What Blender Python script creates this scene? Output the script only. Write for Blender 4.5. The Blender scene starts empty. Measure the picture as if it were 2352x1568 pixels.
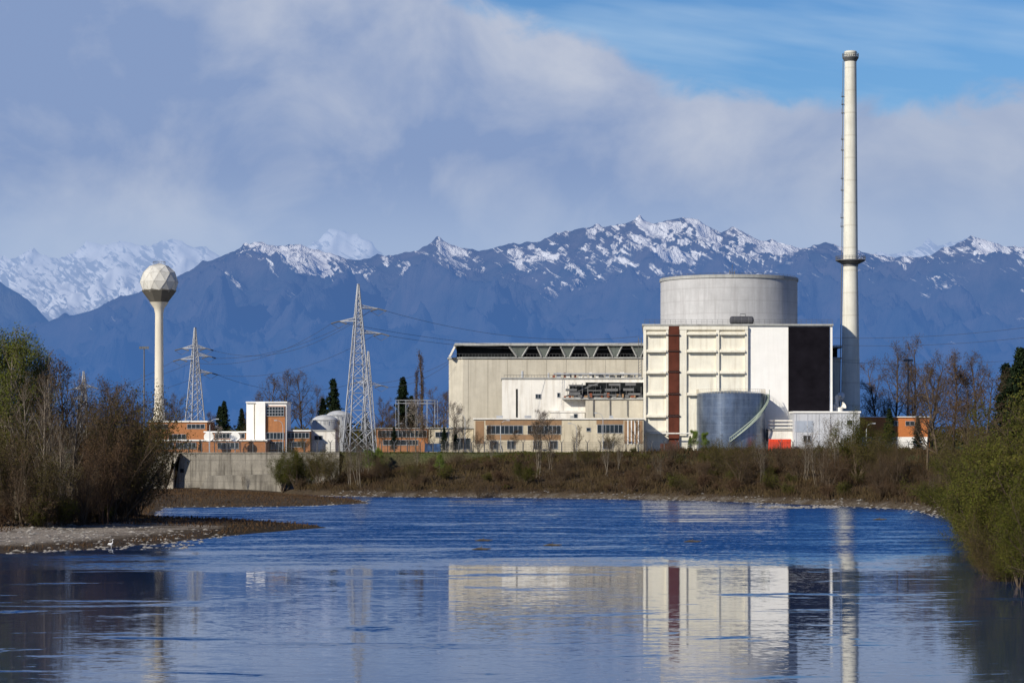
import bpy, math, random
import numpy as np
from mathutils import Vector
R=random.Random(7)
F=5502.0; HC=12.0; CX=1176.0; HY=1010.0
def X(px,d): return (px-CX)*d/F
def Z(py,d): return HC-(py-HY)*d/F
GZ=9.0
scene=bpy.context.scene
col=scene.collection
# ------------------------------------------------------------------ materials
def newmat(name):
    m=bpy.data.materials.new(name); m.use_nodes=True
    nt=m.node_tree; b=nt.nodes['Principled BSDF']; return m,nt,b
def N(nt,t,**k):
    n=nt.nodes.new(t)
    for a,v in k.items(): setattr(n,a,v)
    return n
def mix(nt,fac,a,b,blend='MIX'):
    n=N(nt,'ShaderNodeMix',data_type='RGBA',blend_type=blend)
    for s,v in ((n.inputs[0],fac),(n.inputs[6],a),(n.inputs[7],b)):
        if isinstance(v,(int,float)): s.default_value=v
        elif isinstance(v,(tuple,list)): s.default_value=tuple(v)[:3]+(1,)
        else: nt.links.new(v,s)
    return n.outputs[2]
def math_(nt,op,a,b=None,clamp=False):
    n=N(nt,'ShaderNodeMath',operation=op,use_clamp=clamp)
    for i,v in enumerate((a,b)):
        if v is None: continue
        if isinstance(v,(int,float)): n.inputs[i].default_value=v
        else: nt.links.new(v,n.inputs[i])
    return n.outputs[0]
def maprange(nt,v,a,b,c=0.0,d=1.0,smooth=False):
    n=N(nt,'ShaderNodeMapRange'); n.clamp=True
    if smooth: n.interpolation_type='SMOOTHSTEP'
    nt.links.new(v,n.inputs[0])
    for i,x in enumerate((a,b,c,d)): n.inputs[i+1].default_value=x
    return n.outputs[0]
def noise(nt,vec,scale,detail=5,rough=.55,sc=None,out=0,dist=0,rot=None):
    if rot is not None:
        mp=N(nt,'ShaderNodeMapping'); mp.inputs['Rotation'].default_value=rot
        nt.links.new(vec,mp.inputs['Vector']); vec=mp.outputs[0]
    if sc is not None:
        mp=N(nt,'ShaderNodeMapping'); mp.inputs['Scale'].default_value=sc
        nt.links.new(vec,mp.inputs['Vector']); vec=mp.outputs[0]
    n=N(nt,'ShaderNodeTexNoise'); n.inputs['Scale'].default_value=scale
    n.inputs['Detail'].default_value=detail; n.inputs['Roughness'].default_value=rough
    n.inputs['Distortion'].default_value=dist
    nt.links.new(vec,n.inputs['Vector']); return n.outputs[out]
def M(name,c,rough=.8,var=.15,scale=.35,streak=0.0,dirt=(.12,.1,.08),metal=0.0,bands=0.0,spec=.3):
    m,nt,b=newmat(name)
    tc=N(nt,'ShaderNodeTexCoord').outputs['Object']
    n1=maprange(nt,noise(nt,tc,scale,5,.65),.3,.7)
    lo=tuple(x*(1-var) for x in c); hi=tuple(min(1,x*(1+var)) for x in c)
    cc=mix(nt,n1,lo,hi)
    if streak>0:
        s=maprange(nt,noise(nt,tc,1.0,5,.65,sc=(1.1,1.1,.07)),.48,.75,0,streak)
        cc=mix(nt,s,cc,dirt)
        g=maprange(nt,noise(nt,tc,4.0,3,.6),.5,.8,0,streak*.4)
        cc=mix(nt,g,cc,dirt)
    if bands>0:
        sx=N(nt,'ShaderNodeSeparateXYZ'); nt.links.new(tc,sx.inputs[0])
        w=math_(nt,'FRACT',math_(nt,'DIVIDE',sx.outputs[2],bands))
        w=math_(nt,'LESS_THAN',w,.07)
        cc=mix(nt,math_(nt,'MULTIPLY',w,.3),cc,dirt)
    nt.links.new(cc,b.inputs['Base Color'])
    b.inputs['Roughness'].default_value=rough; b.inputs['Metallic'].default_value=metal
    if metal==0: b.inputs['Specular IOR Level'].default_value=spec
    return m
m_white=M('white_render',(.76,.73,.66),streak=.5,dirt=(.36,.29,.21),var=.08)
m_white2=M('white_plain',(.84,.82,.77),streak=.16,dirt=(.5,.45,.38),var=.04)
m_relief=M('cream_relief',(.77,.73,.61),streak=.5,dirt=(.40,.33,.24),var=.08)
m_drum=M('grey_concrete_drum',(.46,.455,.45),streak=.6,dirt=(.29,.275,.27),var=.10,bands=3.2)
m_beige=M('beige_concrete',(.49,.45,.365),streak=.55,dirt=(.33,.29,.22),var=.1)
m_cream=M('cream_wall',(.58,.51,.375),streak=.5,dirt=(.30,.24,.16),var=.12)
m_fascia=M('grey_fascia',(.36,.36,.34),streak=.5,dirt=(.15,.14,.12))
m_fasc2=M('folded_panel_grey',(.12,.135,.12),streak=.6,dirt=(.05,.055,.05),spec=.1)
m_chim=M('chimney_concrete',(.66,.64,.55),streak=.42,dirt=(.38,.34,.26),var=.08,bands=6.0)
m_ball=M('tower_concrete',(.62,.60,.54),streak=.45,dirt=(.28,.25,.20),var=.12)
m_seam=M('seam_grey',(.36,.34,.30),var=.1)
m_conedark=M('tower_cone_dark',(.12,.11,.09),streak=.3)
m_pole=M('pole_concrete',(.68,.62,.50),streak=.25,dirt=(.4,.33,.24),var=.07)
m_brown=M('brown_panel',(.105,.032,.020),var=.3,streak=.5,dirt=(.04,.02,.015),spec=.1)
m_black=M('dark_panel',(.010,.009,.012),rough=.9,var=.3,spec=0)
m_dark=M('dark_interior',(.012,.014,.015),rough=.8,var=.3,spec=.05)
m_glass=M('window_glass',(.02,.028,.035),rough=.12,var=.3)
m_orange=M('orange_brick',(.38,.16,.062),var=.18,scale=1.5,streak=.4,dirt=(.2,.09,.05))
m_orange2=M('orange_cladding',(.50,.17,.05),var=.1,scale=1.5,streak=.15,dirt=(.3,.1,.05))
m_red=M('red_paint',(.75,.07,.025),rough=.5,var=.1)
m_steel=M('galvanised_steel',(.42,.43,.44),rough=.5,var=.15,metal=.3)
m_pyl=M('pylon_steel',(.37,.38,.40),rough=.7,var=.2,spec=.2)
m_steeld=M('weathered_steel',(.12,.12,.12),rough=.6,var=.25,metal=.2)
m_tank=M('blue_grey_tank',(.17,.215,.29),rough=.28,var=.3,streak=.8,dirt=(.34,.38,.44),metal=.75,bands=2.2)
m_tank2=M('silver_tank',(.46,.47,.47),rough=.45,var=.1,streak=.4,dirt=(.25,.22,.2))
m_green=M('green_steel',(.36,.42,.34),rough=.5,var=.1)
m_shed=M('pale_cladding',(.54,.55,.57),rough=.5,var=.07,streak=.3)
m_shed2=M('blue_cladding',(.36,.40,.46),rough=.5,var=.1,streak=.2)
m_wall=M('stained_concrete',(.27,.245,.20),streak=1.0,dirt=(.05,.042,.033),var=.3,bands=2.4)
m_rock=M('river_stone',(.27,.245,.21),var=.4,scale=1.2)
m_wire=M('cable_black',(.05,.055,.07),rough=.5,var=.1)
m_blue=M('blue_paint',(.05,.13,.30),rough=.4,var=.1)
m_bird=M('white_feather',(.80,.79,.77),var=.04)
m_drift=M('driftwood',(.07,.055,.04),var=.3,scale=3)
m_rust=M('rusty_sheet',(.2,.065,.035),var=.3)
m_joint=M('joint_grey',(.28,.25,.2)); m_jd=M('joint_dark',(.05,.022,.016)); m_tan=M('tan_panel',(.30,.18,.095),streak=.4)
def bark(name,a,b_):
    m,nt,b=newmat(name)
    tc=N(nt,'ShaderNodeTexCoord').outputs['Object']
    oi=N(nt,'ShaderNodeObjectInfo').outputs['Random']
    n=maprange(nt,noise(nt,tc,.8,2),.35,.65)
    c=mix(nt,n,a,b_); c=mix(nt,math_(nt,'MULTIPLY',oi,.5),c,tuple(.55*x for x in a))
    nt.links.new(c,b.inputs['Base Color']); b.inputs['Roughness'].default_value=.9
    b.inputs['Specular IOR Level'].default_value=0
    return m
def leaf(name,a,b_,c_,scale=.35,trans=.25):
    m,nt,b=newmat(name)
    g=N(nt,'ShaderNodeNewGeometry')
    oi=N(nt,'ShaderNodeObjectInfo').outputs['Random']
    n=maprange(nt,noise(nt,g.outputs['Position'],scale,3,.6),.36,.64)
    c=mix(nt,n,a,b_)
    n2=maprange(nt,noise(nt,g.outputs['Position'],3.5,1,.6),.4,.7)
    c=mix(nt,math_(nt,'MULTIPLY',n2,.55),c,c_)
    c=mix(nt,math_(nt,'MULTIPLY',oi,.45),c,tuple(.6*x for x in a))
    nt.links.new(c,b.inputs['Base Color']); b.inputs['Roughness'].default_value=.8
    b.inputs['Specular IOR Level'].default_value=0
    if trans:
        tr=N(nt,'ShaderNodeBsdfTranslucent'); nt.links.new(c,tr.inputs[0])
        ms=N(nt,'ShaderNodeMixShader'); ms.inputs[0].default_value=trans
        nt.links.new(b.outputs[0],ms.inputs[1]); nt.links.new(tr.outputs[0],ms.inputs[2])
        nt.links.new(ms.outputs[0],nt.nodes['Material Output'].inputs[0])
    return m
bk_pale=bark('bark_pale',(.26,.22,.17),(.15,.125,.10))
bk_brown=bark('bark_brown',(.13,.098,.068),(.075,.056,.042))
bk_slender=bark('bark_slender',(.22,.185,.14),(.12,.10,.08))
bk_red=bark('bark_reddish',(.14,.09,.062),(.09,.062,.045))
lf_green=leaf('leaves_spring_green',(.090,.110,.022),(.15,.175,.034),(.12,.08,.035))
lf_olive=leaf('leaves_olive',(.072,.064,.022),(.12,.105,.03),(.10,.065,.032))
lf_brown=leaf('buds_brown',(.080,.052,.030),(.12,.078,.044),(.05,.032,.022),trans=0)
lf_rust=leaf('buds_rust',(.085,.050,.029),(.115,.075,.038),(.055,.034,.022),trans=0)
lf_brush=leaf('brush_mixed',(.050,.035,.022),(.085,.066,.030),(.10,.055,.032),scale=.12,trans=0)
lf_willow=leaf('leaves_willow',(.055,.070,.013),(.120,.125,.025),(.13,.085,.03))
lf_bright=leaf('leaves_bright',(.13,.20,.03),(.19,.27,.05),(.12,.14,.03))
lf_con=leaf('needles_dark',(.012,.022,.012),(.026,.040,.018),(.018,.02,.012),trans=0)
lf_blossom=leaf('blossom_pale',(.38,.33,.30),(.26,.22,.18),(.15,.11,.08),trans=0)
# ------------------------------------------------------------------ mesh builder
class MB:
    def __init__(s): s.v=[]; s.f=[]
    def box(s,x0,x1,y0,y1,z0,z1):
        i=len(s.v)
        s.v+=[(x0,y0,z0),(x1,y0,z0),(x1,y1,z0),(x0,y1,z0),(x0,y0,z1),(x1,y0,z1),(x1,y1,z1),(x0,y1,z1)]
        s.f+=[(i,i+3,i+2,i+1),(i+4,i+5,i+6,i+7),(i,i+1,i+5,i+4),(i+1,i+2,i+6,i+5),(i+2,i+3,i+7,i+6),(i+3,i,i+4,i+7)]
        return s
    def pbox(s,px0,px1,py0,py1,d,dep):
        z0=GZ-.3 if py1 is None else Z(py1,d)
        return s.box(X(px0,d),X(px1,d),d,d+dep,z0,Z(py0,d))
    def prism(s,poly,y0,y1):
        n=len(poly); i=len(s.v)
        s.v+=[(a,y0,b) for a,b in poly]+[(a,y1,b) for a,b in poly]
        s.f.append(tuple(range(i,i+n))); s.f.append(tuple(range(i+2*n-1,i+n-1,-1)))
        for k in range(n):
            k2=(k+1)%n; s.f.append((i+k2,i+k,i+n+k,i+n+k2))
        return s
    def plan(s,poly,z0,z1):
        n=len(poly); i=len(s.v)
        s.v+=[(a,b,z0) for a,b in poly]+[(a,b,z1) for a,b in poly]
        s.f.append(tuple(range(i+n-1,i-1,-1))); s.f.append(tuple(range(i+n,i+2*n)))
        for k in range(n):
            k2=(k+1)%n; s.f.append((i+k,i+k2,i+n+k2,i+n+k))
        return s
    def tube(s,pts,rad,n=6):
        pts=[Vector(p) for p in pts]
        if not hasattr(rad,'__len__'): rad=[rad]*len(pts)
        i=len(s.v)
        for k,p in enumerate(pts):
            t=(pts[min(k+1,len(pts)-1)]-pts[max(k-1,0)]).normalized()
            a=t.cross(Vector((0,0,1)) if abs(t.z)<.9 else Vector((1,0,0))).normalized(); b=t.cross(a)
            for j in range(n):
                an=2*math.pi*j/n
                s.v.append(tuple(p+(a*math.cos(an)+b*math.sin(an))*rad[k]))
        for k in range(len(pts)-1):
            for j in range(n):
                j2=(j+1)%n; s.f.append((i+k*n+j,i+k*n+j2,i+(k+1)*n+j2,i+(k+1)*n+j))
        s.f.append(tuple(range(i,i+n))[::-1]); e=i+(len(pts)-1)*n; s.f.append(tuple(range(e,e+n)))
        return s
    def lathe(s,prof,n,cx,cy,a0=0,cap=True):
        i=len(s.v)
        for r,z in prof:
            for j in range(n):
                an=a0+2*math.pi*j/n; s.v.append((cx+r*math.cos(an),cy+r*math.sin(an),z))
        for k in range(len(prof)-1):
            for j in range(n):
                j2=(j+1)%n; s.f.append((i+k*n+j,i+k*n+j2,i+(k+1)*n+j2,i+(k+1)*n+j))
        if cap:
            s.f.append(tuple(range(i,i+n))[::-1]); e=i+(len(prof)-1)*n; s.f.append(tuple(range(e,e+n)))
        return s
ORG={}
def thing(name,label,cat,loc,group=None):
    o=bpy.data.objects.new(name,None); o.empty_display_size=.5; o.location=loc; col.objects.link(o)
    o['label']=label; o['category']=cat
    if group: o['group']=group
    ORG[o.name]=Vector(loc); return o
def mkmesh(name,mb,mat,org,smooth=False):
    me=bpy.data.meshes.new(name)
    ox,oy,oz=org
    me.from_pydata([(a-ox,b-oy,c-oz) for a,b,c in mb.v],[],mb.f)
    me.materials.append(mat)
    if smooth is True:
        me.polygons.foreach_set('use_smooth',[True]*len(me.polygons))
        me.set_sharp_from_angle(angle=math.radians(35))
    me.update(); return me
def part(par,name,mb,mat,smooth=False,label=None):
    org=ORG[par.name]
    o=bpy.data.objects.new(name,mkmesh(name,mb,mat,org,smooth)); col.objects.link(o); o.parent=par
    ORG[o.name]=org
    if label: o['label']=label
    return o
def solo(name,label,cat,mb,mat,loc,smooth=False,group=None,kind=None):
    o=bpy.data.objects.new(name,mkmesh(name,mb,mat,loc,smooth)); o.location=loc; col.objects.link(o)
    o['label']=label; o['category']=cat
    if group: o['group']=group
    if kind: o['kind']=kind
    ORG[o.name]=Vector(loc); return o
def window(par,px0,px1,py0,py1,d,nx=1,ny=1,glass=None,frame=None):
    g=MB().pbox(px0,px1,py0,py1,d-.06,.05)
    w=part(par,'window',g,glass or m_glass)
    x0,x1,z0,z1=X(px0,d),X(px1,d),Z(py1,d),Z(py0,d)
    fr=MB(); t=.09
    for i in range(nx+1):
        x=x0+(x1-x0)*i/nx; fr.box(x-t/2,x+t/2,d-.16,d-.065,z0,z1)
    for i in range(ny+1):
        z=z0+(z1-z0)*i/ny; fr.box(x0-t,x1+t,d-.20,d-.165,z-t/2,z+t/2)
    part(w,'frame',fr,frame or m_steel)
    return w
def at(px,d,z=GZ): return (X(px,d),d,z)
# ------------------------------------------------------------------ numpy noise
def perlin(x,y,seed=0):
    xi=np.floor(x).astype(np.int64); yi=np.floor(y).astype(np.int64); xf=x-xi; yf=y-yi
    def g(ix,iy,dx,dy):
        h=(ix*374761393+iy*668265263+seed*982451653)&0xffffffff
        h=((h^(h>>13))*1274126177)&0xffffffff; h=h^(h>>16)
        a=(h%3600)/3600.0*2*np.pi
        return np.cos(a)*dx+np.sin(a)*dy
    u=xf*xf*xf*(xf*(xf*6-15)+10); v=yf*yf*yf*(yf*(yf*6-15)+10)
    a=g(xi,yi,xf,yf); b=g(xi+1,yi,xf-1,yf); c=g(xi,yi+1,xf,yf-1); d=g(xi+1,yi+1,xf-1,yf-1)
    return (a*(1-u)+b*u)*(1-v)+(c*(1-u)+d*u)*v
def fbm(x,y,o=5,seed=0,ridge=False):
    s=0; a=1; t=0
    for i in range(o):
        p=perlin(x,y,seed+i*17)
        s=s+a*((1-np.abs(p)*2.2) if ridge else p); t+=a; a*=.5; x=x*2.03+3.1; y=y*2.03+1.7
    return s/t
def ridgemf(x,y,o=6,seed=0):
    s=0; w=1; a=1; t=0
    for i in range(o):
        p=(1-np.minimum(np.abs(perlin(x,y,seed+i*17))*2.4,1))**2
        s=s+a*p*w; w=np.clip(p*1.6,0,1); t+=a; a*=.55; x=x*2.07+5.1; y=y*2.07+2.7
    return s/t
def gridmesh(name,VX,VY,VZ,mat,attrs=None,cols=None):
    ny,nx=VX.shape
    me=bpy.data.meshes.new(name)
    co=np.stack([VX,VY,VZ],-1).reshape(-1,3).astype(np.float32)
    idx=np.arange(ny*nx).reshape(ny,nx)
    q=np.stack([idx[:-1,:-1],idx[:-1,1:],idx[1:,1:],idx[1:,:-1]],-1).reshape(-1,4)
    me.vertices.add(len(co)); me.vertices.foreach_set('co',co.ravel())
    me.loops.add(q.size); me.loops.foreach_set('vertex_index',q.ravel().astype(np.int32))
    me.polygons.add(len(q)); me.polygons.foreach_set('loop_start',(np.arange(len(q))*4).astype(np.int32))
    me.update(calc_edges=True)
    me.polygons.foreach_set('use_smooth',[True]*len(q))
    for k,v in (attrs or {}).items():
        at_=me.attributes.new(k,'FLOAT','POINT'); at_.data.foreach_set('value',v.ravel().astype(np.float32))
    if cols is not None:
        at_=me.attributes.new('Col','FLOAT_COLOR','POINT')
        c=np.concatenate([cols.reshape(-1,3),np.ones((co.shape[0],1))],1).astype(np.float32)
        at_.data.foreach_set('color',c.ravel())
    me.materials.append(mat); me.update(); me.validate()
    o=bpy.data.objects.new(name,me); col.objects.link(o); o['kind']='structure'
    return o
def sstep(v,a,b):
    t=np.clip((v-a)/(b-a),0,1); return t*t*(3-2*t)
# ------------------------------------------------------------------ camera, light, world
cam=bpy.data.cameras.new('camera'); co=bpy.data.objects.new('camera',cam); col.objects.link(co)
co.location=(0,0,HC); co.rotation_euler=(math.radians(90),0,0)
cam.sensor_width=36; cam.lens=F/2352*36; cam.shift_y=(HY-784)/2352
cam.clip_start=1; cam.clip_end=90000; scene.camera=co
sd=Vector((-.60,-.66,.48)).normalized()
sun=bpy.data.lights.new('sun','SUN'); sun.energy=5.0; sun.angle=math.radians(.5); sun.color=(1,.93,.80)
so=bpy.data.objects.new('sun',sun); so.rotation_euler=sd.to_track_quat('Z','Y').to_euler(); so.location=(-100,-100,200); col.objects.link(so)
w=bpy.data.worlds.new('World'); scene.world=w; w.use_nodes=True; nt=w.node_tree
bg=nt.nodes['Background']; bg.inputs[1].default_value=.1
sky=N(nt,'ShaderNodeTexSky',sky_type='NISHITA'); sky.sun_disc=False
sky.sun_elevation=math.asin(sd.z); sky.sun_rotation=math.atan2(sd.x,sd.y)
tc=N(nt,'ShaderNodeTexCoord').outputs['Generated']
sp=N(nt,'ShaderNodeSeparateXYZ'); nt.links.new(tc,sp.inputs[0])
u=math_(nt,'ARCTAN2',sp.outputs[0],sp.outputs[1]); v=sp.outputs[2]
un=maprange(nt,u,-.25,.25)
rp=N(nt,'ShaderNodeValToRGB'); nt.links.new(un,rp.inputs[0])
pts=[(-.25,.215),(-.16,.202),(-.112,.184),(-.095,.184),(-.06,.196),(-.014,.179),(.041,.162),(.07,.145),(.13,.138),(.214,.141)]
el=rp.color_ramp.elements
while len(el)<len(pts): el.new(.5)
for e,(a,b) in zip(el,pts):
    e.position=(a+.25)/.5; e.color=(b/.25,)*3+(1,)
E=math_(nt,'MULTIPLY',rp.outputs[0],.25)
cv=N(nt,'ShaderNodeCombineXYZ'); nt.links.new(u,cv.inputs[0]); nt.links.new(v,cv.inputs[1]); cvo=cv.outputs[0]
n1=noise(nt,cvo,26,8,.58,sc=(1,1.4,1),dist=.3)
gap=math_(nt,'SUBTRACT',math_(nt,'ADD',E,math_(nt,'MULTIPLY',math_(nt,'SUBTRACT',n1,.5),.040)),v)
mask=maprange(nt,gap,-.004,.008,smooth=True)
n2=noise(nt,cvo,17,9,.54,sc=(1,1.1,1),dist=.35)
n3=noise(nt,cvo,6,3,.5,sc=(1,1.5,1))
edge=maprange(nt,gap,.0,.045,1,0,smooth=True)
f=maprange(nt,n2,.38,.66,0,.75)
f=math_(nt,'ADD',f,math_(nt,'MULTIPLY',edge,.45))
f=math_(nt,'ADD',f,maprange(nt,n3,.38,.65,-.38,.18),clamp=True)
cc=mix(nt,f,(2.35,3.3,5.5),(5.0,5.5,6.7))
right=maprange(nt,u,.02,.2,0,.40,smooth=True)
cc=mix(nt,right,cc,(4.0,4.75,6.2))
low=maprange(nt,v,.072,.118,.75,0,smooth=True)
cc=mix(nt,low,cc,(3.8,4.9,6.9))
skyc=mix(nt,1.0,sky.outputs[0],(.44,.72,1.06),'MULTIPLY')
dk=maprange(nt,v,.165,.26,0,1,smooth=True)
skyc=mix(nt,dk,skyc,mix(nt,1.0,skyc,(.22,.42,.72),'MULTIPLY'))
sv=math_(nt,'ADD',v,math_(nt,'MULTIPLY',u,.155))
c2=N(nt,'ShaderNodeCombineXYZ'); nt.links.new(math_(nt,'MULTIPLY',u,7),c2.inputs[0]); nt.links.new(math_(nt,'MULTIPLY',sv,45),c2.inputs[1])
ci=math_(nt,'MULTIPLY',maprange(nt,noise(nt,c2.outputs[0],1,4,.55),.44,.75,0,.5),maprange(nt,v,.18,.24,1,.1))
skyc=mix(nt,ci,skyc,(4.8,6.3,8.0))
nt.links.new(mix(nt,mask,skyc,cc),bg.inputs[0])
scene.view_settings.view_transform='Standard'; scene.view_settings.look='None'; scene.view_settings.exposure=0
# ------------------------------------------------------------------ mountains
def mountmat(name,haze,rock,rock2,hz0,hz1,ztop,snowc=(.9,.9,.9),hazetop=None,namp=2.4,thr=.5,sclear=.22,bump=0):
    m,nt,b=newmat(name)
    g=N(nt,'ShaderNodeNewGeometry'); pos=g.outputs['Position']
    at_=N(nt,'ShaderNodeAttribute',attribute_name='snow').outputs['Fac']
    sx=N(nt,'ShaderNodeSeparateXYZ'); nt.links.new(pos,sx.inputs[0])
    nn=noise(nt,pos,.003,6,.65)
    c=mix(nt,maprange(nt,nn,.35,.65),rock,rock2)
    sn=noise(nt,pos,1,7,.72,sc=(.0034,.0012,.0150),rot=(0,math.radians(-38),0),dist=.6)
    pt=noise(nt,pos,.0011,3,.5)
    a_=math_(nt,'ADD',at_,math_(nt,'MULTIPLY',math_(nt,'SUBTRACT',sn,.5),namp))
    a_=math_(nt,'ADD',a_,math_(nt,'MULTIPLY',math_(nt,'SUBTRACT',pt,.5),1.0))
    s=maprange(nt,a_,thr,thr+.2)
    c=mix(nt,s,c,snowc)
    nt.links.new(c,b.inputs['Base Color']); b.inputs['Roughness'].default_value=1; b.inputs['Specular IOR Level'].default_value=0
    if bump:
        bp=N(nt,'ShaderNodeBump'); bp.inputs['Strength'].default_value=.8; bp.inputs['Distance'].default_value=bump
        nt.links.new(noise(nt,pos,1,7,.65,sc=(.0032,.0016,.0012),dist=.8),bp.inputs['Height']); nt.links.new(bp.outputs[0],b.inputs['Normal'])
    em=N(nt,'ShaderNodeEmission')  # aerial haze painted as emission over the slopes, varying with height
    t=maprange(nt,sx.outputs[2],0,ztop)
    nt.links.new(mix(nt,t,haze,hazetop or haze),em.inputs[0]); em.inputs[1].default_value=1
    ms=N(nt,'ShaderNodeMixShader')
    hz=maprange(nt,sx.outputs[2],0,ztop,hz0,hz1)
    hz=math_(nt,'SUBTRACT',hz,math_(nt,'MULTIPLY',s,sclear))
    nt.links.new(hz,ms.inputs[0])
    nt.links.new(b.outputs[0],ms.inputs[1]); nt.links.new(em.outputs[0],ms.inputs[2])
    nt.links.new(ms.outputs[0],nt.nodes['Material Output'].inputs[0]); return m
def range_(name,prof,D,depth,nx,ny,xr,mat,snowz,rough,seed,snowbias=0.0,back=2500,spur=.34,allsnow=False):
    xs=np.linspace(-xr,xr,nx); ys=np.concatenate([np.linspace(D-depth,D,ny),np.linspace(D+back/8,D+back,8)])
    VX,VY=np.meshgrid(xs,ys)
    pp=np.array([X(p,D) for p,_ in prof]); pz=np.array([Z(q,D) for _,q in prof])
    t=np.clip((VY-(D-depth))/depth,0,1)
    sc=D/20000
    wx=fbm(VX/2600,VY/2600,4,seed+5)*1900
    S=np.interp(VX+wx*(1-t)*.8,pp,pz)
    shear=(D-VY)*.35
    rid=ridgemf((VX-shear+wx*.9)/(1700*sc),VY/(5600*sc),6,seed)
    rid2=ridgemf((VX-shear*.6+wx*.5)/(600*sc),VY/(1700*sc),5,seed+40)
    back_=np.clip((VY-D)/back,0,1)
    env=np.clip(t*(1-t)*4,0,1)**.7
    z=S*(t**1.1)*(1-.12*env)
    z=z+S*spur*(rid-.38)*env*1.25+S*.15*(rid2-.35)*np.clip((1-t)*5,0,1)*np.clip(t*4,0,1)
    z=z+rough*(ridgemf(VX/(300*sc),VY/(300*sc),4,seed+70)-.35)*np.clip(t*2,0,1)
    z=z*(1-back_*.9)
    crest=np.interp(VX/VY*D,pp,pz)/D*VY
    lim=crest*(.95+.035*t); over=np.clip(z-lim,0,None)
    z=np.where(t<.985,np.where(over>0,lim+over*.08,z),z)
    z=np.maximum(z,-20)*np.clip(t*12,0,1)-15*(t<.02)
    gx=np.gradient(z,axis=1)/(xs[1]-xs[0])
    if allsnow:
        snow=sstep(z,snowz-700,snowz+200)*.5+.25*sstep(gx,.4,-.4)
    else:
        facing_right=sstep(gx,.40,-.30)  # weights snow towards slopes that fall to the right
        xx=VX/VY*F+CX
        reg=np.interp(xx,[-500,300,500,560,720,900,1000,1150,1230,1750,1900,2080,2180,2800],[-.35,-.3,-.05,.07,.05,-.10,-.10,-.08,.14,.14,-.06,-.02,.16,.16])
        snow=sstep(z,snowz-480,snowz+350)*(.20+.44*facing_right)+reg*sstep(z,snowz-550,snowz-150)-.05*(1-sstep(z,snowz-550,snowz-150))
    return gridmesh(name,VX,VY,z,mat,{'snow':snow+snowbias})
main=[(-1500,900),(-600,860),(-200,800),(0,765),(100,738),(200,712),(320,668),(420,625),(480,597),(530,575),(600,556),(640,560),(690,557),(740,580),(800,592),(870,590),(920,578),(960,570),(1005,546),(1050,562),(1100,574),(1180,553),(1210,560),(1280,540),(1340,519),(1420,522),(1470,499),(1500,508),(1550,500),(1600,499),(1655,532),(1690,520),(1750,550),(1830,572),(1900,558),(1980,575),(2060,592),(2150,580),(2230,541),(2300,566),(2400,562),(2600,540),(3000,600),(4000,700)]
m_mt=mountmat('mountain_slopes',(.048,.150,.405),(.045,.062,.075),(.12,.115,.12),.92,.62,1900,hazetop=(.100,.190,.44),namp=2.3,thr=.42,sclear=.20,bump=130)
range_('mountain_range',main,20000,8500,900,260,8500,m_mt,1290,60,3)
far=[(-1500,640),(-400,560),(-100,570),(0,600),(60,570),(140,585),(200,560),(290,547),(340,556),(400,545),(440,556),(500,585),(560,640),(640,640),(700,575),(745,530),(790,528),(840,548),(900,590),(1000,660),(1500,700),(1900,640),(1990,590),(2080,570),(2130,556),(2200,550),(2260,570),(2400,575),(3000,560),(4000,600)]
m_mf=mountmat('far_snow_slopes',(.15,.25,.50),(.05,.08,.13),(.12,.14,.19),.62,.94,3000,hazetop=(.31,.42,.66),namp=2.2,thr=.46,sclear=.06)  # pale upper haze colour paints a cloud veil onto the peaks
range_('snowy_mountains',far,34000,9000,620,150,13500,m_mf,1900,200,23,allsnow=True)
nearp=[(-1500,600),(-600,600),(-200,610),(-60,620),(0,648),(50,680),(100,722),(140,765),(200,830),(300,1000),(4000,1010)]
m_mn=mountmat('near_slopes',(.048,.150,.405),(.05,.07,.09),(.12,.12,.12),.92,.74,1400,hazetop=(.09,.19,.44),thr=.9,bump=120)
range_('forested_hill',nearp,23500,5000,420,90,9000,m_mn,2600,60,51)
# ------------------------------------------------------------------ terrain
PL=[(-500,190),(-75,240),(-53,254),(-46,264),(-41,277),(-35,302),(-25.7,328),(-27,336),(-33,347),(-42,355),(-52,364),(-57,380),(-62,425),(-50,428),(-38,434),(-27,455),(-30,478),(-42,505),(-51,528),(-51,556),(-500,570)]
PF=[(-500,557),(-52,553),(-50,528),(-40,515),(-28,507),(2,500),(28,482),(44,465),(58,440),(69,414),(68,370),(60,310),(52,255),(45,208),(44,190),(46,160),(62,100),(80,-120),(900,-120),(900,1500),(-900,1500),(-900,557)]
def inside(poly,x,y):
    c=np.zeros(x.shape,bool); n=len(poly)
    for i in range(n):
        x1,y1=poly[i]; x2,y2=poly[(i+1)%n]
        if y1==y2: continue
        k=((y1>y)!=(y2>y))&(x<(x2-x1)*(y-y1)/(y2-y1)+x1); c^=k
    return c
def sdist(poly,x,y):
    d=np.full(x.shape,1e9); n=len(poly)
    for i in range(n):
        x1,y1=poly[i]; x2,y2=poly[(i+1)%n]; dx,dy=x2-x1,y2-y1
        t=np.clip(((x-x1)*dx+(y-y1)*dy)/(dx*dx+dy*dy),0,1)
        d=np.minimum(d,np.hypot(x-x1-t*dx,y-y1-t*dy))
    return np.where(inside(poly,x,y),d,-d)
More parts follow.
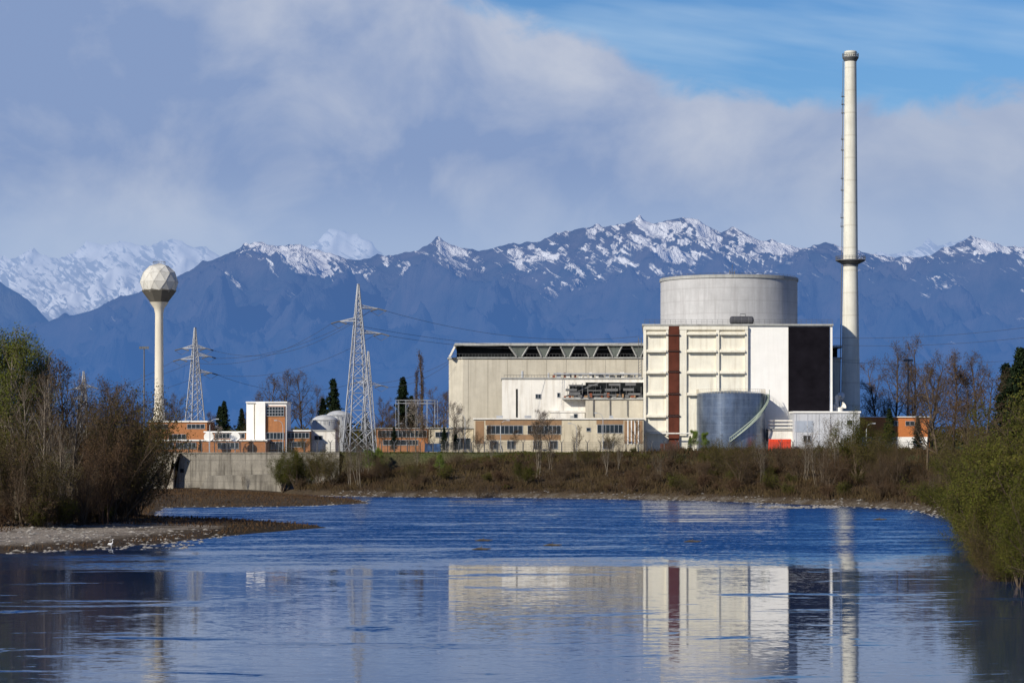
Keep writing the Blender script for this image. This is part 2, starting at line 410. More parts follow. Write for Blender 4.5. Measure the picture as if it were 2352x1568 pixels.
def HT(x,y):
    x=np.asarray(x,float); y=np.asarray(y,float)
    jit=fbm(x/9,y/9,3,4)*2.2
    a=sdist(PL,x,y)+jit; b=sdist(PF,x,y)+jit*1.4
    nz=fbm(x/14,y/14,4,8)
    zl=np.where(a>0,1.5*(1-np.exp(-a/16))+.25*nz*np.clip(a/5,0,1),np.maximum(a*.18,-3))
    capf=3+6*sstep(y,400,470)
    zf=np.where(b>0,np.minimum(.45*np.clip(b/1.0,0,1.8)+np.clip(b-1.5,0,999)*.155+.8*nz*np.clip(b/12,0,1),capf),np.maximum(b*.25,-3))
    z=np.maximum(zl,zf)
    z=np.where((y>556.5)&(x<-40),9.0,z); z=np.where(y>556,np.where(x>=-40,9.0,z),z)
    return z
def H1(x,y): return float(HT(np.array([x]),np.array([y]))[0])
xs=np.concatenate([[-12000,-6000,-3000,-1500,-800,-400,-250,-180],np.arange(-140,120,1.25),[140,180,250,400,800,1500,3000,6000,12000]])
ys=np.concatenate([[-120,-60,0,40,80,110],np.arange(130,600,1.25),np.arange(600,720,10),[760,820,900,1100,1500,2200,3500,6000,9000,13500,20000]])
VX,VY=np.meshgrid(xs,ys); VZ=HT(VX,VY); VZ=np.where(VY>1400,9,VZ)
n_=fbm(VX/6,VY/6,4,12); n2_=fbm(VX/2.2,VY/2.2,3,19)
def cmix(a,b,t): t=np.clip(t,0,1)[...,None]; return a*(1-t)+b*t
soil=np.array([.060,.043,.029])*np.ones(VX.shape+(3,)); dry=np.array([.10,.073,.042]); grass=np.array([.065,.09,.028]); gravel=np.array([.36,.31,.25]); wet=np.array([.06,.045,.032])
C=cmix(soil,dry,.5+1.2*n_)
asd=sdist(PL,VX,VY)
C=cmix(C,gravel,sstep(asd,5,10)*(VY<345)*sstep(-VX,31,40)*sstep(n_+.6*n2_+.35*sstep(290-VY,-30,30),-.20,.25)*(VY<318)*.85)
C=cmix(C,wet,(asd<5.0+4*n2_)*(VY<400)*.9)
C=cmix(C,dry*.45,(asd>0)*(VX>-38)*(VY<400))
C=cmix(C,grass,sstep(VZ,6.8,8.3)*(VY<560)*(.6+n_))
C=cmix(C,np.array([.20,.18,.15]),((VZ>0.0)&(VZ<.8)&(VY>400)&(VX>-30))*(.3+1.8*n2_))
C=cmix(C,np.array([.11,.11,.10]),sstep(VY,556,560)*.9)
C=cmix(C,np.array([.06,.08,.03]),sstep(VY,700,760))
gm,nt,b=newmat('ground_soil')
ca=N(nt,'ShaderNodeAttribute',attribute_name='Col').outputs['Color']; pos=N(nt,'ShaderNodeNewGeometry').outputs['Position']
nn=maprange(nt,noise(nt,pos,2.5,5,.75),.35,.65,.4,1.5)
cx_=N(nt,'ShaderNodeCombineXYZ'); [nt.links.new(nn,cx_.inputs[i]) for i in range(3)]
nt.links.new(mix(nt,1.0,ca,cx_.outputs[0],'MULTIPLY'),b.inputs['Base Color']); b.inputs['Roughness'].default_value=.95; b.inputs['Specular IOR Level'].default_value=.1
bp=N(nt,'ShaderNodeBump'); bp.inputs['Strength'].default_value=.9; bp.inputs['Distance'].default_value=.3
nt.links.new(noise(nt,pos,3,3,.7),bp.inputs['Height']); nt.links.new(bp.outputs[0],b.inputs['Normal'])
gridmesh('ground',VX,VY,VZ,gm,cols=C)
# water
wm,nt,b=newmat('river_water')
pos=N(nt,'ShaderNodeNewGeometry').outputs['Position']
sx=N(nt,'ShaderNodeSeparateXYZ'); nt.links.new(pos,sx.inputs[0])
big=noise(nt,pos,1,4,.6,sc=(.014,.03,1),dist=.5)
yy=math_(nt,'ADD',sx.outputs[1],math_(nt,'MULTIPLY',math_(nt,'SUBTRACT',big,.5),150))
zone=maprange(nt,yy,215,280,smooth=True)
st=noise(nt,pos,1,6,.65,sc=(.05,.15,1),dist=1.2)
streak=maprange(nt,st,.55,.70,smooth=True)
fine=maprange(nt,noise(nt,pos,1,5,.7,sc=(.16,.75,1)),.48,.72,0,1)
calm=maprange(nt,noise(nt,pos,1,6,.68,sc=(.05,.16,1),dist=.6),.44,.64,1,.35)
msk=math_(nt,'MAXIMUM',math_(nt,'MULTIPLY',zone,calm),math_(nt,'MULTIPLY',streak,.6))
msk=math_(nt,'MAXIMUM',msk,math_(nt,'MULTIPLY',fine,.09))
amp=math_(nt,'ADD',.05,math_(nt,'MULTIPLY',msk,.55))
nc=noise(nt,pos,1,3,.65,sc=(1.5,3.2,1),out=1)
vs=N(nt,'ShaderNodeVectorMath',operation='SUBTRACT'); nt.links.new(nc,vs.inputs[0]); vs.inputs[1].default_value=(.5,.5,.5)
vm=N(nt,'ShaderNodeVectorMath',operation='SCALE'); nt.links.new(vs.outputs[0],vm.inputs[0]); nt.links.new(amp,vm.inputs['Scale'])
vk=N(nt,'ShaderNodeVectorMath',operation='MULTIPLY'); nt.links.new(vm.outputs[0],vk.inputs[0]); vk.inputs[1].default_value=(.3,1,0)
va=N(nt,'ShaderNodeVectorMath',operation='ADD'); nt.links.new(vk.outputs[0],va.inputs[0])
cb=N(nt,'ShaderNodeCombineXYZ'); cb.inputs[2].default_value=1; nt.links.new(math_(nt,'MULTIPLY',msk,-.155),cb.inputs[1]); nt.links.new(cb.outputs[0],va.inputs[1])
vn=N(nt,'ShaderNodeVectorMath',operation='NORMALIZE'); nt.links.new(va.outputs[0],vn.inputs[0])
nt.links.new(vn.outputs[0],b.inputs['Normal'])
b.inputs['Base Color'].default_value=(.005,.030,.095,1); b.inputs['Roughness'].default_value=.04; b.inputs['IOR'].default_value=1.42
wx,wy=np.meshgrid(np.linspace(-520,520,3),np.array([-115,200,565]))
gridmesh('river',wx,wy,wx*0,wm)
# ------------------------------------------------------------------ reactor building
d=600
T=thing('reactor_building','white concrete block with relief panels, brown strip and dark cladding','building',at(1695,d))
xl,xr_=X(1478,d),X(1912,d)
part(T,'wall',MB().plan([(xl,d),(xr_,d),(xr_,d+46),(xl+2.7,d+46)],GZ-.3,Z(748,d)),m_white2)
part(T,'roof',MB().plan([(xl-.4,d-.5),(xr_+.2,d-.5),(xr_+.2,d+46.5),(xl+2.4,d+46.5)],Z(748,d)+.003,Z(744,d)),m_fascia)
rl=MB()
for k in range(37):
    x=X(1480+k*12,d); rl.tube([(x,d,Z(744,d)),(x,d,Z(744,d)+1.1)],.03,4)
for h in (.55,1.1): rl.tube([(X(1480,d),d,Z(744,d)+h),(X(1912,d),d,Z(744,d)+h)],.03,4)
part(T,'railing',rl,m_steeld)
part(T,'relief_wall',MB().pbox(1479,1717,749,None,d-.25,.247),m_relief)
for a,b_ in ((1479,1484),(1530,1535),(1561,1577),(1645,1652),(1711,1718)): part(T,'pilaster',MB().pbox(a,b_,757.2,1000,d-.85,.597),m_relief)
part(T,'lintel',MB().pbox(1479,1718,749,757,d-.95,.697),m_relief)
for y in (766,806,855,905,955,990):
    for a,b_ in ((1484.3,1529.7),(1577.3,1644.7),(1652.3,1710.7)):
        if a>1570 and y>930: continue
        led=MB(); x0,x1=X(a,d),X(b_,d); z=Z(y,d); i=0
        led.v+=[(x0,d-.26,z+.5),(x1,d-.26,z+.5),(x1,d-1.35,z),(x0,d-1.35,z),(x0,d-.26,z-.35),(x1,d-.26,z-.35),(x1,d-1.35,z-.35),(x0,d-1.35,z-.35)]
        led.f+=[(i,i+1,i+2,i+3),(i+3,i+2,i+6,i+7),(i+7,i+6,i+5,i+4),(i,i+3,i+7,i+4),(i+1,i+5,i+6,i+2)]
        part(T,'ledge',led,m_relief)
for y0,y1 in ((749,768),(771,804),(808,851),(856,902),(907,952),(958,1036)): part(T,'brown_strip',MB().pbox(1536,1560,y0,y1,d-1.0,.75),m_brown)
for y in (769.5,806,853.5,904.5,955): part(T,'strip_joint',MB().pbox(1534,1562,y-1.5,y+1.5,d-1.25,.9),m_jd)
part(T,'dark_cladding',MB().pbox(1811,1905,750,948,d-.3,.297),m_black)
for y in (966,974,982): part(T,'service_pipe',MB().tube([(X(1765,594),594,Z(y,594)),(X(1822,594),594,Z(y,594))],.22,8),m_white)
part(T,'service_pipe',MB().tube([(X(1492,597),597,Z(995,597)),(X(1590,597),597,Z(995,597))],.18,8),m_white)
# drum
dd=623; cx=X(1674,dd); r=159*dd/F*.985
T=thing('reactor_drum','round grey concrete containment drum on the block roof','building',(cx,dd,Z(746,d)))
part(T,'wall',MB().lathe([(r,Z(746,d)+.01),(r,Z(634,d))],96,cx,dd),m_drum,True)
part(T,'rim',MB().lathe([(r+.25,Z(634,d)+.002),(r+.25,Z(627,d)),(r-.6,Z(626,d))],96,cx,dd),m_fascia,True)
mm=MB(); x=X(1672,dd); zt=Z(626,d)
mm.tube([(x,dd-12,zt),(x,dd-12,zt+2.9)],.07,5); mm.tube([(x-.7,dd-12,zt+.8),(x+.7,dd-12,zt+.8)],.08,5); mm.tube([(x-.6,dd-12,zt+.1),(x-.6,dd-12,zt+1.4)],.12,6); mm.tube([(x+.6,dd-12,zt+.1),(x+.6,dd-12,zt+1.2)],.12,6)
part(T,'mast',mm,m_steeld)
rp_=MB()
for h in (.0,.35): rp_.tube([(cx+(r-.4)*math.cos(2*math.pi*k/60),dd+(r-.4)*math.sin(2*math.pi*k/60),zt+h) for k in range(61)],.035,3)
for k in range(60):
    a=2*math.pi*k/60; rp_.tube([(cx+(r-.4)*math.cos(a),dd+(r-.4)*math.sin(a),zt-.3),(cx+(r-.4)*math.cos(a),dd+(r-.4)*math.sin(a),zt+.35)],.04,3)
part(T,'parapet_railing',rp_,m_steeld)
# horizontal tank on roof
yt=602.2
T=thing('roof_tank','horizontal dark grey steel tank on the block roof','tank',(X(1703,yt),yt,Z(744,600)))
zc=Z(735.5,yt)
m_rt=M('tank_dark_grey',(.075,.075,.085),rough=.6,streak=.4,dirt=(.04,.035,.03),metal=.0,spec=.2)
hb=MB(); x0,x1=X(1680,yt),X(1727,yt); rr0=1.02
hb.tube([(x0-.45,yt,zc),(x0-.33,yt,zc),(x0,yt,zc),(x1,yt,zc),(x1+.33,yt,zc),(x1+.45,yt,zc)],[rr0*.35,rr0*.75,rr0,rr0,rr0*.75,rr0*.35],24); part(T,'body',hb,m_rt,True)
for p in (1687,1703,1719): part(T,'band',MB().tube([(X(p,yt)-.10,yt,zc),(X(p,yt)+.10,yt,zc)],rr0+.04,24),m_steeld)
for p in (1689,1717): part(T,'saddle',MB().box(X(p,yt)-.2,X(p,yt)+.2,yt-.8,yt+.8,Z(744,600)+.01,zc-.8),m_steeld)
part(T,'pipe',MB().tube([(X(1700,yt),yt,zc+1.0),(X(1700,yt),yt,zc+1.6),(X(1712,yt),yt,zc+1.6),(X(1712,yt),yt,zc+1.0)],.1,6),m_steeld)
# ------------------------------------------------------------------ turbine hall
d=655
T=thing('turbine_hall','beige concrete hall with zigzag folded roof edge','building',at(1480,d))
xa,xb=X(1030,d),X(1934,d)
hp=[(xa,d+4),(xa+4,d),(xb-2,d),(xb,d+3),(xb,d+40),(xa,d+40)]
part(T,'wall',MB().plan(hp,GZ-.3,Z(823,d)),m_beige)
part(T,'cornice',MB().plan([(xa-.4,d+3.8),(xa+3.8,d-.45),(xb-2,d-.45),(xb+.4,d+2.9),(xb+.4,d+40.4),(xa-.4,d+40.4)],Z(823,d)+.003,Z(820,d)),m_fascia)
part(T,'clerestory',MB().box(xa+2.2,xb-1,d+2,d+38,Z(820,d)+.006,Z(794,d)),m_dark)
rf=MB().prism([(X(1042,d),Z(794,d)+.003),(X(1480,d),Z(794,d)+.003),(X(1480,d),Z(788,d)),(X(1045,d),Z(788,d))],d-1.2,d+40)
part(T,'roof',rf,m_fascia)
part(T,'roof_edge',MB().box(X(1900,d),xb+.3,d-1.2,d+40,Z(798,d),Z(794,d)),m_fascia)
def tri(a0,a1,b0,b1):
    fp=part(T,'fascia_panel',MB().prism([(X(a0,d),Z(794,d)),(X(a1,d),Z(794,d)),(X(b1,d),Z(819.5,d)),(X(b0,d),Z(819.5,d))],d-.4,d+1.9),m_fasc2)
    for a,b_ in ((a0,b0),(a1,b1)): part(fp,'edge_beam',MB().tube([(X(a,d),d-.6,Z(793.5,d)),(X(b_,d),d-.6,Z(819,d))],.24,4),m_fascia)
tri(1168,1215,1187,1199)
for k in range(5):
    c=1249+k*54.5; tri(c-17,c+17,c-5,c+5)
part(T,'fascia_panel',MB().prism([(X(1030,d),Z(819.5,d)),(X(1035,d),Z(819.5,d)),(X(1048,d),Z(794,d)),(X(1043,d),Z(794,d))],d-.4,d+1.9),m_white)
rr=MB()
for k in range(60): 
    x=X(1040+k*7.4,d); rr.tube([(x,d-.3,Z(820,d)),(x,d-.3,Z(820,d)+.9)],.03,3)
rr.tube([(X(1040,d),d-.3,Z(820,d)+.9),(X(1478,d),d-.3,Z(820,d)+.9)],.04,4)
part(T,'railing',rr,m_steeld)
for p in (1075,1120,1165,1210,1255,1300,1345,1390,1435): part(T,'panel_joint',MB().pbox(p,p+1.0,826,None,d-.03,.025),m_joint)
# ------------------------------------------------------------------ annex
d=618
T=thing('annex_building','white flat-roofed annex with dark steel plant deck','building',at(1315,d))
part(T,'wall',MB().pbox(1153,1478,870,None,d,25),m_white)
part(T,'roof',MB().box(X(1151,d),X(1478,d),d-.3,d+25,Z(870,d)+.003,Z(867,d)),m_fascia)
part(T,'slot_window',MB().pbox(1185,1189,893,958,d-.08,.075),m_dark)
part(T,'recess_shade',MB().pbox(1345,1478,878,913,d-.1,.095),m_dark)  # flat near-black panels paint the shade inside the open deck
part(T,'recess_shade',MB().pbox(1308,1344.7,884,909,d-.1,.095),m_dark)
st_=MB()
for k in range(16):
    p=1304+k*11+R.uniform(-4,4); st_.pbox(p,p+R.uniform(.8,2.2),878+R.uniform(0,14),913,d-1.6-R.random(),.2)
for y in (881,893,903):
    for j in range(4):
        a=1305+j*44+R.uniform(-8,8); st_.pbox(a,min(a+R.uniform(20,44),1476),y+R.uniform(-3,3),y+R.uniform(4,5),d-2.3-.05*j-R.random(),.25)
st_.tube([(X(1295,d),d-1.2,Z(912,d)),(X(1375,d),d-1.2,Z(880,d))],.2,4); st_.tube([(X(1300,d),d-1.3,Z(893,d)),(X(1330,d),d-1.3,Z(912,d))],.15,4)
part(T,'steel_deck',st_,m_steeld)
for k in range(24):
    p=1298+k*7.3+R.uniform(-3,3); h=R.uniform(3,11)
    part(T,'machine',MB().pbox(p,min(p+R.uniform(3,9),1476),912.5-h,912.5,d-2.2-R.random(),.8),R.choice([m_fascia,m_steeld,m_rust,m_jd,m_steeld,m_tan,m_steeld]))
part(T,'deck_slab',MB().pbox(1292,1477,912.6,917,d-2.6,2.5),m_fascia)
part(T,'lower_wall',MB().pbox(1345,1477,917.3,None,d-2.2,2.0),m_beige)
part(T,'ledge',MB().pbox(1262,1345,943,947,d-1.2,1.1),m_white)
part(T,'side_block',MB().pbox(1265,1343,947.2,None,d-1.0,.95),m_white)
for p in (1362,1400,1440): part(T,'wall_pipe',MB().tube([(X(p,d),d-2.5,Z(918,d)),(X(p,d),d-2.5,Z(956,d))],.12,6),m_steeld)
window(T,1318,1326,950,960,d-1.0,1,1); window(T,1280,1286,902,912,d,1,1); window(T,1230,1242,905,915,d,2,1)
rt=MB()
for k in range(46):
    p=1158+k*7; 
    rt.tube([(X(p,d),d+.5,Z(867,d)),(X(p,d),d+.5,Z(861,d))],.035,3)
rt.tube([(X(1158,d),d+.5,Z(861,d)),(X(1475,d),d+.5,Z(861,d))],.04,4)
part(T,'railing',rt,m_steeld)
for k in range(26):
    p=1262+k*8.2+R.uniform(-3,3); h=R.uniform(3,12); x=X(p,d); vm_=R.choice([m_steel,m_steeld,m_steeld,m_white,m_rust,m_fascia])
    if k%3==0: part(T,'roof_vent',MB().tube([(x,d+3,Z(867,d)),(x,d+3,Z(866-h,d))],R.uniform(.15,.4),8),vm_)
    else: part(T,'roof_vent',MB().pbox(p,p+R.uniform(4,10),866-h,866.9,d+2.5,2),vm_)
part(T,'roof_pipe',MB().tube([(X(1272,d),d+2,Z(858,d)),(X(1474,d),d+2,Z(858,d))],.2,8),m_steel)
part(T,'roof_vent',MB().tube([(X(1200,d),d+4,Z(867,d)),(X(1200,d),d+4,Z(851,d))],.3,8),m_steel)
mst=MB()
for k in range(2):
    mst.tube([(X(1466+k*7,d),d-1,Z(866,d)),(X(1466+k*7,d),d-1,Z(775,d))],.07,4)
for k in range(14):
    z=Z(866-k*6.5,d); mst.tube([(X(1466,d),d-1,z),(X(1473,d),d-1,z+ .5)],.05,3)
part(T,'ladder_mast',mst,m_steeld)
# ------------------------------------------------------------------ front offices
d=592
def lowbuilding(label,px0,px1,py,mat,wins,d,dep=14,roofmat=None,trim=3,cat='building'):
    T=thing('low_building',label,cat,at((px0+px1)/2,d))
    part(T,'wall',MB().pbox(px0,px1,py,None,d,dep),mat)
    part(T,'roof',MB().box(X(px0-2,d),X(px1+2,d),d-.35,d+dep+.3,Z(py,d)+.003,Z(py-trim,d)),roofmat or m_white2)
    for w_ in wins: window(T,*w_[:4],d,*(w_[4:] or (1,1)))
    return T
T=lowbuilding('long cream office wing with brown window bands',1088,1478,963,m_cream,[(1118,1200,977,996,8,1),(1212,1288,977,996,8,1),(1372,1430,975,994,6,1),(1347,1356,982,990,1,1)],d,roofmat=m_white)
for a,b_,y0,y1 in ((1115,1290,964,976),(1370,1432,964,974)): part(T,'brown_band',MB().pbox(a,b_,y0,y1,d-.05,.045),m_tan)
for a,b_,y0,y1 in ((1092,1112,966,1018),(1118,1288,998,1010),(1434,1476,966,1018)): part(T,'tan_bay',MB().pbox(a,b_,y0,y1,d-.05,.045),m_tan)
for p in (1441,1449,1457,1465): part(T,'white_fin',MB().pbox(p,p+2.5,965,1020,d-.2,.14),m_white2)
for p in (1125,1165,1225,1262,1385): window(T,p,p+18,1012,1030,d,2,1)
for p in (1140,1205,1310,1400): part(T,'roof_unit',MB().pbox(p,p+R.uniform(8,16),954,959.9,d+2,2),R.choice([m_steel,m_fascia,m_steeld]))
lowbuilding('low cream annexe beside bare trees',985,1087,984,m_cream,[(1000,1030,992,1004,3,1),(1045,1080,1006,1030,3,1)],596,10,roofmat=m_fascia)
lowbuilding('low brown brick shed with strip windows',865,982,984,m_orange,[(868,980,988,1004,12,1),(880,960,1010,1022,6,1)],604,10,trim=2,roofmat=m_fascia)
lowbuilding('long orange brick office with strip windows',342,475,969,m_orange,[(346,385,974,984,4,1),(388,427,997,1009,4,1),(430,470,974,984,4,1)],612,16)
lowbuilding('orange brick gatehouse row with dark windows',350,612,1012,m_orange,[(352,398,1016,1030,5,1),(404,450,1016,1030,5,1),(500,548,1016,1030,5,1)],590,10,trim=3)
lowbuilding('low office with continuous window band',470,566,993,m_orange,[(494,562,995,1006,8,1)],603,9)
lowbuilding('orange brick wing with window band',658,712,990,m_orange,[(660,710,993,1006,6,1),(665,700,1014,1026,4,1)],600,12)
d=598
T=thing('tower_block','white and orange brick stair tower with top windows','building',at(612,d))
part(T,'wall',MB().pbox(566,658,925,None,d,12),m_white2)
part(T,'brick_face',MB().pbox(609,655,932,1036,d-.2,.197),m_orange)
part(T,'roof',MB().box(X(565,d),X(660,d),d-.5,d+12.3,Z(925,d)+.003,Z(922,d)),m_white2)
window(T,612,652,934,955,d-.25,6,3); window(T,612,652,993,1008,d-.25,5,1); window(T,616,650,1014,1030,d-.25,4,1)
part(T,'slit_joint',MB().pbox(583,586,927,1036,d-.03,.025),m_joint)  # thin grey strip for the slit in the white slab
part(T,'white_fin',MB().pbox(588,609,924,1036,d-1.0,.795),m_white2)
T=lowbuilding('orange clad warehouse with white base',1975,2135,958,m_orange2,[(2045,2062,967,977,2,1),(2080,2100,967,977,2,1)],622,16,trim=2)
part(T,'white_base',MB().pbox(1976,2134,1003,None,621.9,.09),m_white2)
d=590
T=thing('metal_shed','pale metal clad shed with pipework beside chimney','building',at(1897,d))
part(T,'wall',MB().pbox(1824,1975,948,None,d,12),m_shed)
part(T,'roof',MB().box(X(1822,d),X(1977,d),d-.3,d+12.3,Z(948,d)+.003,Z(944,d)),m_white2)
part(T,'blue_panel',MB().pbox(1826,1868,966,992,d-.05,.045),m_shed2)
for k in range(6): 
    p=1828+k*26; part(T,'cladding_rib',MB().pbox(p,p+1.2,950,1030,d-.12,.06),m_shed)
part(T,'door',MB().pbox(1905,1930,1000,1036,d-.2,.07),m_white2)
window(T,1845,1862,1000,1014,d,2,1); window(T,1945,1960,965,975,d,1,1)
T=thing('low_building','small white pump house beside steel tank','building',at(1795,593))
part(T,'wall',MB().pbox(1765,1822,988,None,593.5,5),m_white)
part(T,'roof',MB().box(X(1764,593.5),X(1823,593.5),593.2,598.7,Z(988,593.5)+.003,Z(985,593.5)),m_fascia)
solo('duct','white curved ventilation duct at chimney foot','duct',MB().tube([(X(1918,605),605,GZ),(X(1918,605),605,Z(930,605)),(X(1926,605),605,Z(915,605)),(X(1938,605),610,Z(908,605))],1.0,14),m_white,at(1918,605),True,group='ventilation ducts')
solo('duct','white curved ventilation duct at chimney foot','duct',MB().tube([(X(1928,602.6),602.6,GZ),(X(1928,602.6),602.6,Z(936,602)),(X(1940,602),603,Z(930,602))],.9,14),m_white,at(1928,602.6),True,group='ventilation ducts')
def container(px0,px1,py0,py1,d,mat,label):
    T=thing('shipping_container',label,'container',(X((px0+px1)/2,d),d,GZ))
    part(T,'body',MB().pbox(px0,px1,py0,py1,d,2.5),mat)
    rb=MB(); n=14
    for k in range(n):
        p=px0+(px1-px0)*(k+.25)/n; rb.pbox(p,p+(px1-px0)*.4/n,py0+1,py1-1,d-.07,.065)
    part(T,'ribs',rb,mat)
container(1767,1817,1008,1035,585,m_red,'red ribbed steel container by the fence')
container(976,1012,1018,1037,580,m_blue,'blue steel container behind the fence')
container(1518,1548,1018,1037,580,m_brown,'rust brown steel container behind the fence')
# ------------------------------------------------------------------ big tank
d=588; rr_=79*d/F; cx=X(1686,d); cy=d+rr_; r=rr_*cy/d*.995
T=thing('storage_tank','large blue-grey steel tank with spiral stair','tank',(cx,cy,GZ))
zt=Z(903,d)
part(T,'shell',MB().lathe([(r,GZ-.2),(r,zt),(r-.3,zt+.25),(.1,zt+1)],72,cx,cy),m_tank,True)
for k in range(1,6):
    z=GZ+(zt-GZ)*k/6; part(T,'weld_band',MB().lathe([(r+.005,z-.06),(r+.06,z-.05),(r+.06,z+.05),(r+.005,z+.06)],72,cx,cy,cap=False),m_tank)
rg=MB()
for k in range(64):
    a=2*math.pi*k/64; rg.tube([(cx+r*math.cos(a),cy+r*math.sin(a),zt),(cx+r*math.cos(a),cy+r*math.sin(a),zt+1.1)],.035,3)
for h in (.55,1.1):
    rg.tube([(cx+r*math.cos(2*math.pi*k/64),cy+r*math.sin(2*math.pi*k/64),zt+h) for k in range(65)],.035,4)
part(T,'railing',rg,m_cream)
sr=MB(); 
def spiral(a0,a1,z0,z1,n):
    for rad,zz in ((r+.15,0),(r+1.0,0),(r+1.0,1.0)):
        sr.tube([(cx+rad*math.cos(math.radians(a0+(a1-a0)*k/n)),cy+rad*math.sin(math.radians(a0+(a1-a0)*k/n)),z0+(z1-z0)*k/n+zz) for k in range(n+1)],.11,4)
    for k in range(n*2):
        a=math.radians(a0+(a1-a0)*k/n/2); z=z0+(z1-z0)*k/n/2
        sr.tube([(cx+(r+.1)*math.cos(a),cy+(r+.1)*math.sin(a),z),(cx+(r+1.0)*math.cos(a),cy+(r+1.0)*math.sin(a),z)],.1,4)
        if k%2==0: sr.tube([(cx+(r+1.0)*math.cos(a),cy+(r+1.0)*math.sin(a),z),(cx+(r+1.0)*math.cos(a),cy+(r+1.0)*math.sin(a),z+1)],.04,3)
spiral(-97,-4,Z(1015,d),zt,34)
part(T,'spiral_stair',sr,m_green)
# ------------------------------------------------------------------ chimney
d=640; cx=X(1953.5,d); k=d/F
zz=lambda py: Z(py,d)
T=thing('chimney','tall tapered pale concrete chimney with two platforms','chimney',(cx,d,GZ))
part(T,'shaft',MB().lathe([(23*k,GZ-.3),(22*k,zz(942)),(16.7*k,zz(615)),(16.7*k,zz(600)),(13.5*k,zz(140)),(14.2*k,zz(134)),(14.2*k,zz(119)),(12.5*k,zz(118)),(11*k,zz(121))],40,cx,d),m_chim,True)
def platform(py,rin,rout,name):
    p=MB().lathe([(rin*k,zz(py+9)),(rout*k,zz(py)),(rout*k,zz(py-2)),(rin*k,zz(py-2))],32,cx,d)
    o=part(T,name,p,m_steeld)
    g=MB(); n=28
    for j in range(n):
        a=2*math.pi*j/n; g.tube([(cx+rout*k*math.cos(a),d+rout*k*math.sin(a),zz(py-2)),(cx+rout*k*math.cos(a),d+rout*k*math.sin(a),zz(py-10))],.05,3)
    for yq in (6,10): g.tube([(cx+rout*k*math.cos(2*math.pi*j/n),d+rout*k*math.sin(2*math.pi*j/n),zz(py-yq)) for j in range(n+1)],.05,4)
    part(o,'railing',g,m_steeld)
platform(599,16.5,34,'platform'); platform(134,13,18.5,'platform')
part(T,'collar',MB().lathe([(17.4*k,zz(612)),(17.8*k,zz(603))],32,cx,d,cap=False),m_steeld)
la=MB(); 
for sx_ in (-.3,.3):
    la.tube([(cx-22*k-.35,d+sx_,zz(942)),(cx-17*k-.35,d+sx_,zz(610)),(cx-13.6*k-.4,d+sx_,zz(140))],.06,4)
for j in range(300):
    t=j/299; 
    py=942+(140-942)*t; xx=cx-(np.interp(py,[140,610,942],[13.6,17,22]))*k-.37
    la.tube([(xx,d-.3,zz(py)),(xx,d+.3,zz(py))],.03,3)
part(T,'ladder',la,m_steeld)
for py in (222,240,260,320,345,410,437,500,520):
    lp=MB(); xx=cx-(np.interp(py,[140,610,942],[13.6,17,22]))*k
    lp.box(xx-.75,xx-.1,d-.5,d+.5,zz(py)-.08,zz(py)+.08)
    lp.tube([(xx-.75,d-.5,zz(py)),(xx-.75,d-.5,zz(py)+1.1)],.04,3)
    part(T,'rest_platform',lp,m_steeld)
# ------------------------------------------------------------------ water tower
import bmesh
from mathutils import Matrix
d=625; cx=X(365.5,d); k=d/F; zc=Z(648,d)
T=thing('water_tower','slender concrete water tower with faceted ball tank','water tower',(cx,d,GZ))
part(T,'stem',MB().lathe([(17*k,GZ-.3),(14*k,Z(962,d)),(10.5*k,Z(925,d)),(9.3*k,Z(720,d)),(12*k,Z(708,d)),(22*k,Z(694,d))],20,cx,d),m_pole,True)
bm=bmesh.new(); bmesh.ops.create_icosphere(bm,subdivisions=2,radius=43.5*k)
bmesh.ops.rotate(bm,verts=bm.verts,cent=(0,0,0),matrix=Matrix.Rotation(.5,3,'Z'))
mb=MB(); mb.v=[(v_.co.x+cx,v_.co.y+d,v_.co.z+zc) for v_ in bm.verts]; mb.f=[tuple(v_.index for v_ in f_.verts) for f_ in bm.faces]
eds=[(tuple(e.verts[0].co),tuple(e.verts[1].co)) for e in bm.edges]; bm.free()
tk=part(T,'ball_tank',mb,m_ball)
sm_=MB()
for a,b_ in eds: sm_.tube([(a[0]*1.003+cx,a[1]*1.003+d,a[2]*1.003+zc),(b_[0]*1.003+cx,b_[1]*1.003+d,b_[2]*1.003+zc)],.03,3)
part(tk,'seam',sm_,m_seam)
part(T,'cone',MB().lathe([(10*k,Z(703,d)),(22*k,Z(692,d)),(40*k,Z(668,d)),(38*k,Z(664,d))],10,cx,d),m_conedark)
rg=MB()
for j in range(13):
    a0=2*math.pi*j/12
    rg.tube([(cx+14*k*math.cos(a0),d+14*k*math.sin(a0),zc+41*k),(cx+14*k*math.cos(a0),d+14*k*math.sin(a0),zc+47*k)],.04,3)
rg.tube([(cx+14*k*math.cos(2*math.pi*j/12),d+14*k*math.sin(2*math.pi*j/12),zc+47*k) for j in range(13)],.04,3)
part(tk,'railing',rg,m_steeld)
